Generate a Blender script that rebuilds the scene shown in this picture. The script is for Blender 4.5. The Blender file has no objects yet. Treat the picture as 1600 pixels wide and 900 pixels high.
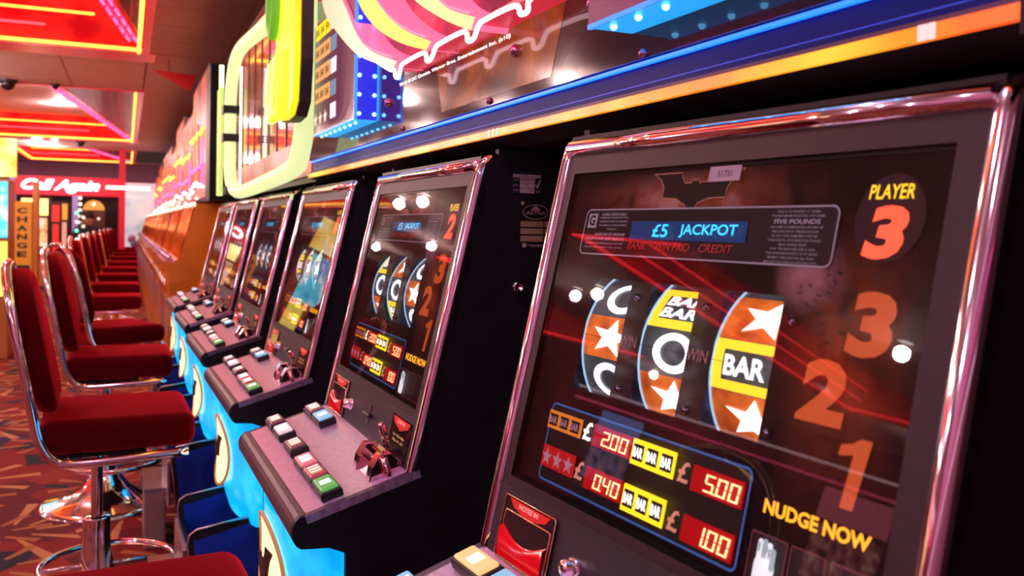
import bpy, bmesh, math, random
from mathutils import Matrix, Vector
random.seed(7)
PI = math.pi
C = bpy.context.scene.collection
# ------------------------------------------------------------------ camera
scn = bpy.context.scene
F, CY = 1391.05, 379.0
yaw, pit, rol = 0.4092, 0.0151, 0.0183
fw = Vector((math.sin(yaw)*math.cos(pit), math.cos(yaw)*math.cos(pit), -math.sin(pit)))
rt = Vector((math.cos(yaw), -math.sin(yaw), 0)); up = rt.cross(fw)
r2 = math.cos(rol)*rt + math.sin(rol)*up; u2 = -math.sin(rol)*rt + math.cos(rol)*up
cd = bpy.data.cameras.new('camera'); cam = bpy.data.objects.new('camera', cd); C.objects.link(cam)
M = Matrix((r2, u2, -fw)).transposed().to_4x4(); M.translation = (0, 0, 1.1); cam.matrix_world = M
cd.sensor_width = 36; cd.lens = 36*F/1600; cd.shift_y = -(450-CY)/1600; cd.clip_start = .01
cd.dof.use_dof = True; cd.dof.focus_distance = 1.25; cd.dof.aperture_fstop = 7.5
scn.camera = cam
# ------------------------------------------------------------------ world, lights, exposure
w = bpy.data.worlds.new('world'); scn.world = w; w.use_nodes = True
w.node_tree.nodes['Background'].inputs[0].default_value = (.9, .45, .42, 1)
w.node_tree.nodes['Background'].inputs[1].default_value = .05
scn.view_settings.view_transform = 'Standard'; scn.view_settings.look = 'None'
scn.view_settings.exposure = 0.0; scn.view_settings.gamma = 1; scn.view_settings.use_curve_mapping = False
def lamp(loc, power, col=(1, .70, .66), r=.055):
    l = bpy.data.lights.new('downlight_or_fill_lamp', 'POINT'); l.energy = power; l.color = col; l.shadow_soft_size = r
    o = bpy.data.objects.new('downlight_or_fill_lamp', l); o.location = loc; C.objects.link(o); return o
LAMPS = [(-1.45, .35, 2.5, 12), (-.15, .75, 2.5, 14), (-.35, 2.05, 2.875, 60), (-.9, 3.6, 2.875, 26), (-.9, 5.4, 2.875, 30), (-2.6, 1.0, 2.5, 22), (-1.79, 9.61, 2.5, 22), (-1.76, 8.75, 2.5, 22), (-4.41, 7.18, 2.5, 14), (-4.22, 6.63, 2.5, 14), (-4.35, 3.55, 2.5, 20),  # lamps near the machines are added for light; later ones follow glass reflections
         (-1.0, 12.0, 2.875, 24), (-1.40, 12.87, 2.875, 18), (-.95, 15.2, 2.875, 24), (-1.50, 18.0, 2.5, 14), (-1.50, 18.7, 2.5, 10), (-1.25, 18.8, 2.5, 10), (-1.2, 20.8, 2.875, 24), (-5.5, 1.5, 2.5, 30), (-7.6, 5.0, 2.5, 30), (-7.6, 9.0, 2.5, 30), (-3.5, -1.2, 2.5, 30), (-2.7, 7.0, 2.5, 40), (-3.0, 9.0, 2.5, 36), (-3.0, 11.5, 2.5, 40), (-3.3, 15.0, 2.5, 40), (-3.5, 18.0, 2.5, 40), (-1.2, -1.5, 2.5, 8)]  # unseen lamps at far left and behind the camera added to brighten ceiling and chrome
for x, y, z, e in LAMPS: lamp((x, y, z-.09), e*1.25, (1, .64, .92) if y < 2.5 else (1, .72, .70))
# ------------------------------------------------------------------ materials
MATS = {}
def mat(name, col=(.5,.5,.5), metal=0, rough=.5, emit=None, es=1, spec=None, coat=0, sheen=0, noise=None, bump=0, alpha=1):
    if name in MATS: return MATS[name]
    m = bpy.data.materials.new(name); m.use_nodes = True; nt = m.node_tree; b = nt.nodes['Principled BSDF']
    b.inputs['Base Color'].default_value = (*col, 1); b.inputs['Metallic'].default_value = metal; b.inputs['Roughness'].default_value = rough
    if spec is not None: b.inputs['Specular IOR Level'].default_value = spec
    if coat: b.inputs['Coat Weight'].default_value = coat; b.inputs['Coat Roughness'].default_value = .03
    if sheen: b.inputs['Sheen Weight'].default_value = sheen; b.inputs['Sheen Tint'].default_value = (*[min(1, c*3+.1) for c in col], 1)
    if emit: b.inputs['Emission Color'].default_value = (*emit, 1); b.inputs['Emission Strength'].default_value = es
    if noise:
        sc, amt = noise
        t = nt.nodes.new('ShaderNodeTexCoord'); n = nt.nodes.new('ShaderNodeTexNoise'); n.inputs['Scale'].default_value = sc; n.inputs['Detail'].default_value = 4
        nt.links.new(t.outputs['Object'], n.inputs['Vector'])
        r = nt.nodes.new('ShaderNodeMapRange'); r.inputs[1].default_value = .3; r.inputs[2].default_value = .7; r.inputs[3].default_value = 1-amt; r.inputs[4].default_value = 1+amt
        nt.links.new(n.outputs['Fac'], r.inputs[0])
        mx = nt.nodes.new('ShaderNodeVectorMath'); mx.operation = 'SCALE'; mx.inputs[0].default_value = col
        nt.links.new(r.outputs[0], mx.inputs['Scale']); nt.links.new(mx.outputs[0], b.inputs['Base Color'])
        if bump:
            bp = nt.nodes.new('ShaderNodeBump'); bp.inputs['Strength'].default_value = bump; bp.inputs['Distance'].default_value = .002
            nt.links.new(n.outputs['Fac'], bp.inputs['Height']); nt.links.new(bp.outputs[0], b.inputs['Normal'])
    MATS[name] = m; return m
def glow(name, col, es, base=None): return mat(name, base or tuple(c*.6 for c in col), 0, .4, col, es)
def ramp_mat(name, stops, scale, detail=5, es=0, rough=.25, coords='Object', stretch=(1,1,1), coat=0, distort=0, spec=None):
    if name in MATS: return MATS[name]
    m = bpy.data.materials.new(name); m.use_nodes = True; nt = m.node_tree; b = nt.nodes['Principled BSDF']; b.inputs['Roughness'].default_value = rough
    if coat: b.inputs['Coat Weight'].default_value = coat
    if spec is not None: b.inputs['Specular IOR Level'].default_value = spec
    t = nt.nodes.new('ShaderNodeTexCoord'); mp = nt.nodes.new('ShaderNodeMapping'); mp.inputs['Scale'].default_value = stretch
    n = nt.nodes.new('ShaderNodeTexNoise'); n.inputs['Scale'].default_value = scale; n.inputs['Detail'].default_value = detail; n.inputs['Distortion'].default_value = distort
    r = nt.nodes.new('ShaderNodeValToRGB'); e = r.color_ramp.elements
    while len(e) < len(stops): e.new(.5)
    for i, (p, c) in enumerate(stops): e[i].position = p; e[i].color = (*c, 1)
    nt.links.new(t.outputs[coords], mp.inputs[0]); nt.links.new(mp.outputs[0], n.inputs['Vector']); nt.links.new(n.outputs['Fac'], r.inputs[0])
    nt.links.new(r.outputs[0], b.inputs['Base Color'])
    if es: nt.links.new(r.outputs[0], b.inputs['Emission Color']); b.inputs['Emission Strength'].default_value = es
    MATS[name] = m; return m
chrome = mat('chrome', (.93, .86, .9), 1, .07, noise=(30, .04))
chrome2 = mat('brushed_steel', (.62, .58, .62), 1, .28, noise=(60, .08))
black = mat('black_laminate', (.008, .008, .009), 0, .42, spec=.25, noise=(40, .3), bump=.1)
navy = mat('cabinet_side', (.012, .011, .016), 0, .5, spec=.3, noise=(30, .3))
bezel = mat('bezel_plastic', (.030, .016, .019), 0, .5, spec=.35, noise=(80, .1))
panelgrey = mat('lower_panel_plastic', (.034, .026, .033), 0, .42, noise=(300, .15), bump=.1)
console_m = mat('console_metal', (.86, .66, .95), .45, .30, noise=(160, .12), bump=.05)
nose_m = mat('console_nose', (.12, .07, .085), 0, .45, noise=(200, .12))
velvet = mat('red_velvet', (.065, .001, .003), 0, .95, spec=.03, noise=(140, .12), bump=.1)
_b = velvet.node_tree.nodes['Principled BSDF']; _b.inputs['Sheen Weight'].default_value = 1; _b.inputs['Sheen Roughness'].default_value = .45; _b.inputs['Sheen Tint'].default_value = (1, .03, .05, 1)
velvet_back = mat('red_vinyl_back', (.30, .012, .012), 0, .5, noise=(60, .15))
rubber = mat('black_rubber', (.01, .01, .012), 0, .5, noise=(50, .2))
cyan_glow = ramp_mat('cyan_lightbox', [(.3, (.0, .30, .72)), (.55, (.005, .47, .95)), (.75, (.05, .62, 1.0))], 9, 4, es=1.15, rough=.15)
bluelit = mat('blue_lit_base', (.01, .05, .42), 0, .35, noise=(20, .2))  # blue light reflected off base and trays, put into the base colour
white_print = mat('pale_print', (.55, .5, .6), 0, .5, (.5, .45, .55), .12)
sticker = mat('white_sticker', (.85, .75, .8), 0, .6, noise=(40, .03))
yellow_lit = glow('yellow_lit', (1, .62, .03), 1.3)
yellow_box = glow('yellow_lit_box', (1, .72, .02), 1.15)
orange_box = glow('orange_dim_box', (.85, .26, .03), .55)
red_digit = glow('red_digit_lit', (1, .12, .05), 1.1)
orange_num = mat('orange_number', (.55, .1, .015), 0, .4, (1, .17, .03), .3)
red_win = glow('red_display', (.6, .0, .004), .42)
seg_lit = glow('segment_lit', (1, .62, .28), 1.9)
dark_print = mat('dark_print', (.02, .012, .012), 0, .5, noise=(30, .2))
white_lit = glow('white_lit', (1, .93, .95), 1.7)
red_print = mat('red_caption', (.35, .03, .03), 0, .5, (.7, .05, .04), .25)
vfd = glow('cyan_dot_matrix', (.04, .55, .85), 1.6)
vfd_bg = mat('display_window', (.01, .025, .08), 0, .2, (.03, .08, .3), .35)
reel_orange = ramp_mat('reel_orange', [(.3, (.35, .05, .01)), (.7, (.8, .2, .03))], 30, 2, es=.75)
reel_dark = ramp_mat('reel_dark', [(.3, (.03, .035, .045)), (.7, (.09, .1, .12))], 20, 2, es=.6)
reel_white = glow('reel_white', (1, .98, 1), 1.5)
reel_yellow = glow('reel_yellow', (1, .72, .03), 1.05)
reel_rim = glow('reel_rim', (.45, .75, 1), .8)
reel_blue = ramp_mat('reel_side_blue', [(.35, (.01, .03, .12)), (.56, (.03, .10, .28)), (.68, (.3, .5, .8))], 26, 3, es=.45)
def backglass_mat():
    m = bpy.data.materials.new('backglass_art'); m.use_nodes = True; nt = m.node_tree; N = nt.nodes.new; L = nt.links.new; b = nt.nodes['Principled BSDF']
    b.inputs['Roughness'].default_value = .6; b.inputs['Specular IOR Level'].default_value = .1
    tc = N('ShaderNodeTexCoord')
    def noise(sc, det, dist=0):
        n = N('ShaderNodeTexNoise'); n.inputs['Scale'].default_value = sc; n.inputs['Detail'].default_value = det; n.inputs['Distortion'].default_value = dist; L(tc.outputs['Object'], n.inputs['Vector']); return n.outputs['Fac']
    def ramp(f, stops):
        r = N('ShaderNodeValToRGB'); e = r.color_ramp.elements
        while len(e) < len(stops): e.new(.5)
        for i, (p, c) in enumerate(stops): e[i].position = p; e[i].color = (*c, 1)
        L(f, r.inputs[0]); return r.outputs[0]
    col = ramp(noise(6, 6, .6), [(.32, (.005, .003, .004)), (.5, (.016, .005, .005)), (.66, (.045, .010, .008)), (.8, (.09, .02, .018))])
    n2 = noise(22, 5, .5)
    for (ca, cb, ra, rb), stops in (((.250, .080, .19, .040), [(.34, (.07, .014, .012)), (.54, (.24, .055, .032)), (.72, (.48, .20, .20))]), ((.475, .215, .075, .13), [(.34, (.035, .009, .006)), (.56, (.17, .034, .014)), (.74, (.34, .08, .04))]), ((.425, .150, .045, .035), [(.34, (.10, .03, .04)), (.6, (.40, .16, .20)), (.8, (.5, .25, .3))])):
        s_ = N('ShaderNodeVectorMath'); s_.operation = 'SUBTRACT'; s_.inputs[1].default_value = (-cb*math.sin(.2246), -ca, 1.2116-cb*math.cos(.2246)); L(tc.outputs['Object'], s_.inputs[0])
        q = N('ShaderNodeVectorMath'); q.operation = 'MULTIPLY'; q.inputs[1].default_value = (0, 1/ra, 1/(rb*math.cos(.2246))); L(s_.outputs[0], q.inputs[0])
        ln = N('ShaderNodeVectorMath'); ln.operation = 'LENGTH'; L(q.outputs[0], ln.inputs[0])
        ad = N('ShaderNodeMath'); ad.operation = 'MULTIPLY_ADD'; ad.inputs[1].default_value = 1.1; L(n2, ad.inputs[0]); L(ln.outputs['Value'], ad.inputs[2])
        mr = N('ShaderNodeMapRange'); mr.interpolation_type = 'SMOOTHSTEP'; mr.inputs[1].default_value = .75; mr.inputs[2].default_value = 1.6; mr.inputs[3].default_value = 1; mr.inputs[4].default_value = 0; L(ad.outputs[0], mr.inputs[0])
        mx = N('ShaderNodeMix'); mx.data_type = 'RGBA'; L(mr.outputs[0], mx.inputs[0]); L(col, mx.inputs[6]); L(ramp(n2, stops), mx.inputs[7]); col = mx.outputs[2]
    L(col, b.inputs['Base Color']); L(col, b.inputs['Emission Color']); b.inputs['Emission Strength'].default_value = .30; return m
art = backglass_mat()
art_dark = ramp_mat('reel_mask_art', [(.35, (.010, .006, .008)), (.7, (.05, .018, .018))], 9, 5, es=.1, rough=.35)
led_blue = glow('blue_led', (.15, .55, 1), 7)
trim_blue_soft = glow('blue_trim_glow', (.01, .12, 1), 3.0)
neon_yellow = glow('neon_yellow', (1, .52, .06), 3.0)
neon_red = glow('neon_red', (1, .02, .03), 8.0)
neon_pink = glow('neon_pink', (1, .08, .25), 3.2)
neon_white = glow('neon_white_pink', (1, .62, .7), 3.0)
strip_mat = ramp_mat('light_strip', [(.32, (1, .07, .015)), (.5, (1, .24, .012)), (.66, (1, .50, .03))], 3.2, 3, es=1.25)
red_panel = ramp_mat('red_panel', [(.35, (.45, .004, .008)), (.65, (.9, .03, .02))], 3, 3, es=.55, rough=.12)
green_tube = glow('pale_green_tube', (.80, .92, .42), .95)
bright_white = glow('white_bulb', (1, .95, .85), 6)
# glass: thin pane, clear with a fresnel reflection
def glass_mat(name, tint=(1, 1, 1), ior=1.6, boost=.03):
    m = bpy.data.materials.new(name); m.use_nodes = True; nt = m.node_tree; nt.nodes.clear()
    o = nt.nodes.new('ShaderNodeOutputMaterial'); t = nt.nodes.new('ShaderNodeBsdfTransparent'); t.inputs[0].default_value = (*tint, 1)
    g = nt.nodes.new('ShaderNodeBsdfGlossy'); g.inputs['Roughness'].default_value = .012; fr = nt.nodes.new('ShaderNodeFresnel'); fr.inputs[0].default_value = ior
    ad = nt.nodes.new('ShaderNodeMath'); ad.operation = 'ADD'; ad.inputs[1].default_value = boost; ad.use_clamp = True
    mx = nt.nodes.new('ShaderNodeMixShader'); nt.links.new(fr.outputs[0], ad.inputs[0]); nt.links.new(ad.outputs[0], mx.inputs[0])
    nt.links.new(t.outputs[0], mx.inputs[1]); nt.links.new(g.outputs[0], mx.inputs[2]); nt.links.new(mx.outputs[0], o.inputs[0]); return m
glass = glass_mat('front_glass', ior=1.5, boost=.0)
# ------------------------------------------------------------------ mesh builder
TXT = {}
def text_data(s, bold=0.0, shear=0.0, res=3, ext=0.0):
    k = (s, bold, shear, res, ext)
    if k in TXT: return TXT[k]
    cu = bpy.data.curves.new('t', 'FONT'); cu.body = s; cu.offset = bold; cu.shear = shear; cu.resolution_u = res; cu.extrude = ext; cu.fill_mode = 'FRONT' if not ext else 'BOTH'
    o = bpy.data.objects.new('t', cu); me = bpy.data.meshes.new_from_object(o)
    vs = [v.co.copy() for v in me.vertices]; fs = [tuple(p.vertices) for p in me.polygons]
    bpy.data.objects.remove(o); bpy.data.meshes.remove(me); bpy.data.curves.remove(cu)
    TXT[k] = (vs, fs); return TXT[k]
I4 = Matrix.Identity(4)
class MB:
    def __init__(s, M=I4): s.v = []; s.f = []; s.mi = []; s.sm = []; s.M = M
    def add(s, vs, fs, mi=0, smooth=False):
        n = len(s.v); s.v += [s.M @ Vector(v) for v in vs]
        for f in fs: s.f.append([n+i for i in f]); s.mi.append(mi); s.sm.append(smooth)
        return s
    def box(s, lo, hi, mi=0):
        x0, y0, z0 = lo; x1, y1, z1 = hi
        return s.add([(x0,y0,z0),(x1,y0,z0),(x1,y1,z0),(x0,y1,z0),(x0,y0,z1),(x1,y0,z1),(x1,y1,z1),(x0,y1,z1)],
            [(0,3,2,1),(4,5,6,7),(0,1,5,4),(1,2,6,5),(2,3,7,6),(3,0,4,7)], mi)
    def rect(s, a0, b0, a1, b1, n=0, mi=0):      # panel coordinates: a to the right, b down the slope, n outwards
        return s.add([(a0,-b1,n),(a1,-b1,n),(a1,-b0,n),(a0,-b0,n)], [(0,1,2,3)], mi)
    def slab(s, a0, b0, a1, b1, n0, n1, mi=0): return s.box((a0, -b1, n0), (a1, -b0, n1), mi)
    def rbox(s, lo, hi, r=.01, seg=3, mi=0, smooth=True):
        bm = bmesh.new(); bmesh.ops.create_cube(bm, size=1)
        for v in bm.verts: v.co = Vector([lo[i]+(v.co[i]+.5)*(hi[i]-lo[i]) for i in range(3)])
        bmesh.ops.bevel(bm, geom=bm.edges[:], offset=r, segments=seg, profile=.5, affect='EDGES')
        bm.verts.index_update(); s.add([v.co.copy() for v in bm.verts], [[v.index for v in f.verts] for f in bm.faces], mi, smooth); bm.free(); return s
    def prism(s, pts, h0, h1, axis=1, mi=0, bev=0, smooth=False):    # polygon (p,q) extruded along axis
        def P(p, q, h): return {0: (h, p, q), 1: (p, h, q), 2: (p, q, h)}[axis]
        bm = bmesh.new(); a = [bm.verts.new(P(p, q, h0)) for p, q in pts]; b = [bm.verts.new(P(p, q, h1)) for p, q in pts]; n = len(pts)
        bm.faces.new(a); bm.faces.new(b[::-1])
        for i in range(n): bm.faces.new((a[i], b[i], b[(i+1) % n], a[(i+1) % n]))
        bmesh.ops.recalc_face_normals(bm, faces=bm.faces[:])
        if bev:
            rim = [e for e in bm.edges if abs(e.verts[0].co[axis]-e.verts[1].co[axis]) < 1e-6]
            bmesh.ops.bevel(bm, geom=rim, offset=bev, segments=3, profile=.5, affect='EDGES')
        bm.verts.index_update(); s.add([v.co.copy() for v in bm.verts], [[v.index for v in f.verts] for f in bm.faces], mi, smooth); bm.free(); return s
    def tube(s, path, r, n=10, closed=False, mi=0, cap=True):
        path = [Vector(p) for p in path]; N = len(path); rr = r if isinstance(r, (list, tuple)) else [r]*N; vs = []; prev = None
        for i, p in enumerate(path):
            if closed: t = path[(i+1) % N]-path[i-1]
            else: t = path[min(i+1, N-1)]-path[max(i-1, 0)]
            t.normalize()
            if prev is None: u = t.orthogonal().normalized()
            else: u = (prev-t*prev.dot(t)).normalized()
            prev = u; w_ = t.cross(u)
            for k in range(n): a = 2*PI*k/n; vs.append(p+rr[i]*(math.cos(a)*u+math.sin(a)*w_))
        fs = []
        for i in range(N if closed else N-1):
            j = (i+1) % N
            for k in range(n): fs.append((i*n+k, i*n+(k+1) % n, j*n+(k+1) % n, j*n+k))
        if cap and not closed: fs += [tuple(range(n))[::-1], tuple(range((N-1)*n, N*n))]
        return s.add(vs, fs, mi, True)
    def lathe(s, prof, c=(0,0,0), n=28, mi=0, axis='z'):
        vs = []
        for r, h in prof:
            for k in range(n):
                a = 2*PI*k/n; x, y = r*math.cos(a), r*math.sin(a)
                vs.append((c[0]+x, c[1]+y, c[2]+h) if axis == 'z' else ((c[0]+h, c[1]+x, c[2]+y) if axis == 'x' else (c[0]+x, c[1]+h, c[2]+y)))
        m = len(prof); fs = [(i*n+k, i*n+(k+1) % n, (i+1)*n+(k+1) % n, (i+1)*n+k) for i in range(m-1) for k in range(n)]
        return s.add(vs, fs, mi, True)
    def sphere(s, c, r, n=8, mi=0):
        if not isinstance(r, (tuple, list)): r = (r, r, r)
        vs = []; fs = []
        for i in range(n+1):
            t = PI*i/n
            for k in range(2*n): a = PI*k/n; vs.append((c[0]+r[0]*math.sin(t)*math.cos(a), c[1]+r[1]*math.sin(t)*math.sin(a), c[2]+r[2]*math.cos(t)))
        for i in range(n):
            for k in range(2*n): fs.append((i*2*n+k, (i+1)*2*n+k, (i+1)*2*n+(k+1) % (2*n), i*2*n+(k+1) % (2*n)))
        return s.add(vs, fs, mi, True)
    def poly(s, pts, n=0, mi=0):                 # (a,b) polygon printed on a panel
        bm = bmesh.new(); vs = [bm.verts.new((a, -b, n)) for a, b in pts]; f = bm.faces.new(vs); f.normal_update()
        if f.normal.z < 0: f.normal_flip()
        r = bmesh.ops.triangulate(bm, faces=[f]); bm.verts.index_update()
        s.add([v.co.copy() for v in bm.verts], [[v.index for v in f.verts] for f in bm.faces], mi); bm.free(); return s
    def text(s, st, a0, b0, a1, b1, n=0, mi=0, bold=0, shear=0, fmap=None, ext=0, res=3):
        vs, fs = text_data(st, bold, shear, res, ext)
        x0 = min(v.x for v in vs); x1 = max(v.x for v in vs); y0 = min(v.y for v in vs); y1 = max(v.y for v in vs)
        out = []
        for v in vs:
            a = a0+(v.x-x0)/(x1-x0)*(a1-a0); b = b1-(v.y-y0)/(y1-y0)*(b1-b0)
            out.append(fmap(a, b) if fmap else (a, -b, n+v.z))
        return s.add(out, fs, mi)
    def build(s, name, mats, parent=None, kind=None, label=None):
        me = bpy.data.meshes.new(name); me.from_pydata([tuple(v) for v in s.v], [], s.f)
        for m in (mats if isinstance(mats, (list, tuple)) else [mats]): me.materials.append(m)
        me.polygons.foreach_set('material_index', s.mi); me.polygons.foreach_set('use_smooth', s.sm); me.update()
        o = bpy.data.objects.new(name, me); C.objects.link(o); o.parent = parent
        if kind: o['kind'] = kind
        if label: o['label'] = label
        return o
def tag(o, label, cat, group=None, kind=None):
    if label: o['label'] = label
    if cat: o['category'] = cat
    if group: o['group'] = group
    if kind: o['kind'] = kind
    return o
def thing(name, label, cat, loc=(0,0,0), rz=0, group=None):
    o = bpy.data.objects.new(name, None); C.objects.link(o); o.empty_display_size = .1
    o.location = loc; o.rotation_euler = (0, 0, rz); return tag(o, label, cat, group)
def copy_tree(o, parent=None):
    c = o.copy(); C.objects.link(c); c.parent = parent
    for ch in list(o.children): copy_tree(ch, c)
    return c
def smooth_path(pts, n=6, closed=False):
    P = [Vector(p) for p in pts]; out = []; N = len(P)
    for i in range(N if closed else N-1):
        g = (lambda k: P[k % N]) if closed else (lambda k: P[max(0, min(N-1, k))])
        a, b, c, d = g(i-1), g(i), g(i+1), g(i+2)
        for k in range(n):
            t = k/n; out.append(.5*((2*b)+(-a+c)*t+(2*a-5*b+4*c-d)*t*t+(-a+3*b-3*c+d)*t**3))
    if not closed: out.append(P[-1])
    return out
def rrect(a0, b0, a1, b1, r, n=5):
    pts = []
    for cx, cy, s in ((a1-r, b0+r, -90), (a1-r, b1-r, 0), (a0+r, b1-r, 90), (a0+r, b0+r, 180)):
        for k in range(n+1): t = math.radians(s+90*k/n); pts.append((cx+r*math.cos(t), cy+r*math.sin(t)))
    return pts
def star(ca, cb, ra, rb, rot=0, inner=.4):
    return [(ca+(ra if i % 2 == 0 else ra*inner)*math.sin(rot+PI*i/5), cb-(rb if i % 2 == 0 else rb*inner)*math.cos(rot+PI*i/5)) for i in range(10)]
def outline(mb, pts, wd, n=0, mi=0):             # printed line around closed (a,b) polygon
    N = len(pts); ca = sum(p[0] for p in pts)/N; cb = sum(p[1] for p in pts)/N; vs = []; 
    for i, (a, b) in enumerate(pts):
        p0 = Vector(pts[i-1]); p1 = Vector(pts[(i+1) % N]); t = (p1-p0).normalized(); nn = Vector((t.y, -t.x))
        if nn.dot(Vector((a-ca, b-cb))) < 0: nn = -nn
        vs += [(a, -b, n), (a-nn.x*wd, -(b-nn.y*wd), n)]
    mb.add(vs, [(2*i, 2*i+1, 2*((i+1) % N)+1, 2*((i+1) % N)) for i in range(N)], mi); return mb
# ------------------------------------------------------------------ slot machine
TX, TZ = .4978, 1.2116; TH = .2246; W = .5845; PITCH = .865; Y0 = .9952
ct, st_ = math.cos(TH), math.sin(TH)
def frame_mat(a, u, n, o):
    m = Matrix((a, u, n)).transposed().to_4x4(); m.translation = o; return m
MP = frame_mat(Vector((0,-1,0)), Vector((st_,0,ct)), Vector((-ct,0,st_)), Vector((0,0,TZ)))   # sloping front panel
CXl, CZ, SXl, SZ = -.1116, .733, -.2699, .6856
PHI = math.atan2(CZ-SZ, CXl-SXl); CL = math.hypot(CZ-SZ, CXl-SXl)
MC = frame_mat(Vector((0,-1,0)), Vector((math.cos(PHI),0,math.sin(PHI))), Vector((-math.sin(PHI),0,math.cos(PHI))), Vector((CXl,0,CZ)))
VB = .4176; VC = .4926
def pp(v, n=0): return (-v*st_-n*ct, TZ-v*ct+n*st_)        # panel (v,n) -> local x,z
PROTO = {}
def pt(name, key, fn, parent, mats, label=None, kind=None):   # part whose mesh is shared between machines
    if key in PROTO:
        o = bpy.data.objects.new(name, PROTO[key]); C.objects.link(o); o.parent = parent
        if label: o['label'] = label
        if kind: o['kind'] = kind
        return o
    mb = fn(); o = mb.build(name, mats, parent, kind, label); PROTO[key] = o.data; return o
RW = [(.1265, .1945), (.2275, .2985), (.3325, .4045)]; RB0, RB1 = .1665, .289
REELN = -.006; RR = .095
def side_profile():
    p = [(.02, TZ+.012), pp(-.004, -.02)]
    p += [pp(.01, -.002), pp(VC, -.002)]
    p += [(CXl, CZ), (SXl, SZ)]
    for k in range(1, 8):
        t = k/7*PI*.93; p.append((SXl-.001-.0175*math.sin(t), SZ-.021+.0222*math.cos(t)-.004*k/7))
    p += [(-.235, .636), (-.21, .625), (-.205, .0), (.32, 0), (.32, 1.0), (.24, TZ-.02), (.2, TZ+.01)]
    return p
def build_cabinet_side(a):
    mb = MB(); mb.prism(side_profile(), -a-.006, -a+.006, 1); return mb
def reel_map(R, bc, nf):                          # bend (a,b) around the reel axis
    def f(a, b, lift=0):
        t = (b-bc)/R; return (a, -(bc+(R+lift)*math.sin(t)), nf-R+(R+lift)*math.cos(t))
    return f
def symbol(kind, a0, a1, bc, h, fm):
    """returns MBs pieces on the strip: list of (verts, faces, matidx)"""
    mb = MB(MP)
    def patch(x0, y0, x1, y1, mi, lift):
        n = 6; vs = []
        for i in range(n+1):
            b = y0+(y1-y0)*i/n; vs += [fm(x0, b, lift), fm(x1, b, lift)]
        mb.add(vs, [(2*i, 2*i+2, 2*i+3, 2*i+1) for i in range(n)], mi, True)
    wd = a1-a0; ca = (a0+a1)/2+.004
    def polyb(pts, mi, lift=.0012, dens=True):
        bm = bmesh.new(); f = bm.faces.new([bm.verts.new((a, -b, 0)) for a, b in pts]); f.normal_update()
        if f.normal.z < 0: f.normal_flip()
        bmesh.ops.triangulate(bm, faces=[f]); bm.verts.index_update()
        mb.add([fm(v.co.x, -v.co.y, lift) for v in bm.verts], [[v.index for v in q.verts] for q in bm.faces], mi); bm.free()
    if kind == 'star':
        patch(a0, bc-h/2, a1, bc+h/2, 1, 0); polyb(star(ca, bc, .036, h*.46, .15, .42), 0)
    elif kind == 'O':
        patch(a0, bc-h/2, a1, bc+h/2, 2, 0); N = 28; vs = []
        for i in range(N):
            t = 2*PI*i/N; vs += [fm(ca+.030*math.cos(t), bc+h*.43*math.sin(t), .0012), fm(ca+.0185*math.cos(t), bc+h*.27*math.sin(t), .0012)]
        mb.add(vs, [(2*i, 2*((i+1) % N), 2*((i+1) % N)+1, 2*i+1) for i in range(N)], 0)
    elif kind in ('BAR', 'BAR2'):
        patch(a0, bc-h/2, a1, bc+h/2, 3, 0); patch(a0+.013, bc-h*.30, a1, bc+h*.30, 2, .0008)
        if kind == 'BAR': mb.text('BAR', a0+.016, bc-h*.20, a0+.066, bc+h*.20, mi=0, bold=.03, fmap=lambda a, b: fm(a, b, .002))
        else:
            mb.text('BAR', a0+.016, bc-h*.27, a0+.070, bc-h*.03, mi=0, bold=.03, shear=.15, fmap=lambda a, b: fm(a, b, .002))
            mb.text('BAR', a0+.014, bc+h*.03, a0+.068, bc+h*.27, mi=0, bold=.03, shear=.15, fmap=lambda a, b: fm(a, b, .002))
    return mb
def bar_tri(parent, key, a0, b0, a1, b1, lit):
    def f():
        mb = MB(MP); mb.slab(a0, b0, a1, b1, .0, .0015, 0); w3 = (a1-a0)/3
        for i in range(3):
            x0 = a0+w3*i+.0025; x1 = a0+w3*(i+1)-.0025; hb = (b1-b0)
            mb.rect(x0, b0+hb*.18, x1, b1-hb*.18, .002, 1); mb.text('BAR', x0+.0008, b0+hb*.3, x1-.0008, b1-hb*.3, .0026, 2, .03)
        return mb
    pt('bar_panel', key, f, parent, [yellow_box if lit else orange_box, dark_print, white_lit if lit else sticker])
SEG = {'0': 'abcdef', '1': 'bc', '2': 'abged', '3': 'abgcd', '4': 'fgbc', '5': 'afgcd', '8': 'abcdefg'}
def seven(mb, s, a0, b0, dw, dh, n, mi):
    x = a0
    for ch in s:
        if ch == '.': mb.rect(x-dw*.16, b0+dh*.92, x-dw*.02, b0+dh*1.02, n, mi); continue
        w_ = dw*.78; t = dw*.16; m_ = b0+dh/2; sl = .12*dw
        R_ = {'a': (x, b0, x+w_, b0+t*.6), 'd': (x, b0+dh-t*.6, x+w_, b0+dh), 'g': (x+t*.5, m_-t*.3, x+w_-t*.5, m_+t*.3),
              'f': (x, b0, x+t, m_-t*.2), 'b': (x+w_-t, b0, x+w_, m_-t*.2), 'e': (x, m_+t*.2, x+t, b0+dh), 'c': (x+w_-t, m_+t*.2, x+w_, b0+dh)}
        for g in SEG[ch]:
            q = R_[g]; sk = lambda b: sl*(1-(b-b0)/dh)
            mb.add([(q[0]+sk(q[3]), -q[3], n), (q[2]+sk(q[3]), -q[3], n), (q[2]+sk(q[1]), -q[1], n), (q[0]+sk(q[1]), -q[1], n)], [(0,1,2,3)], mi)
        x += dw
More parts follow.
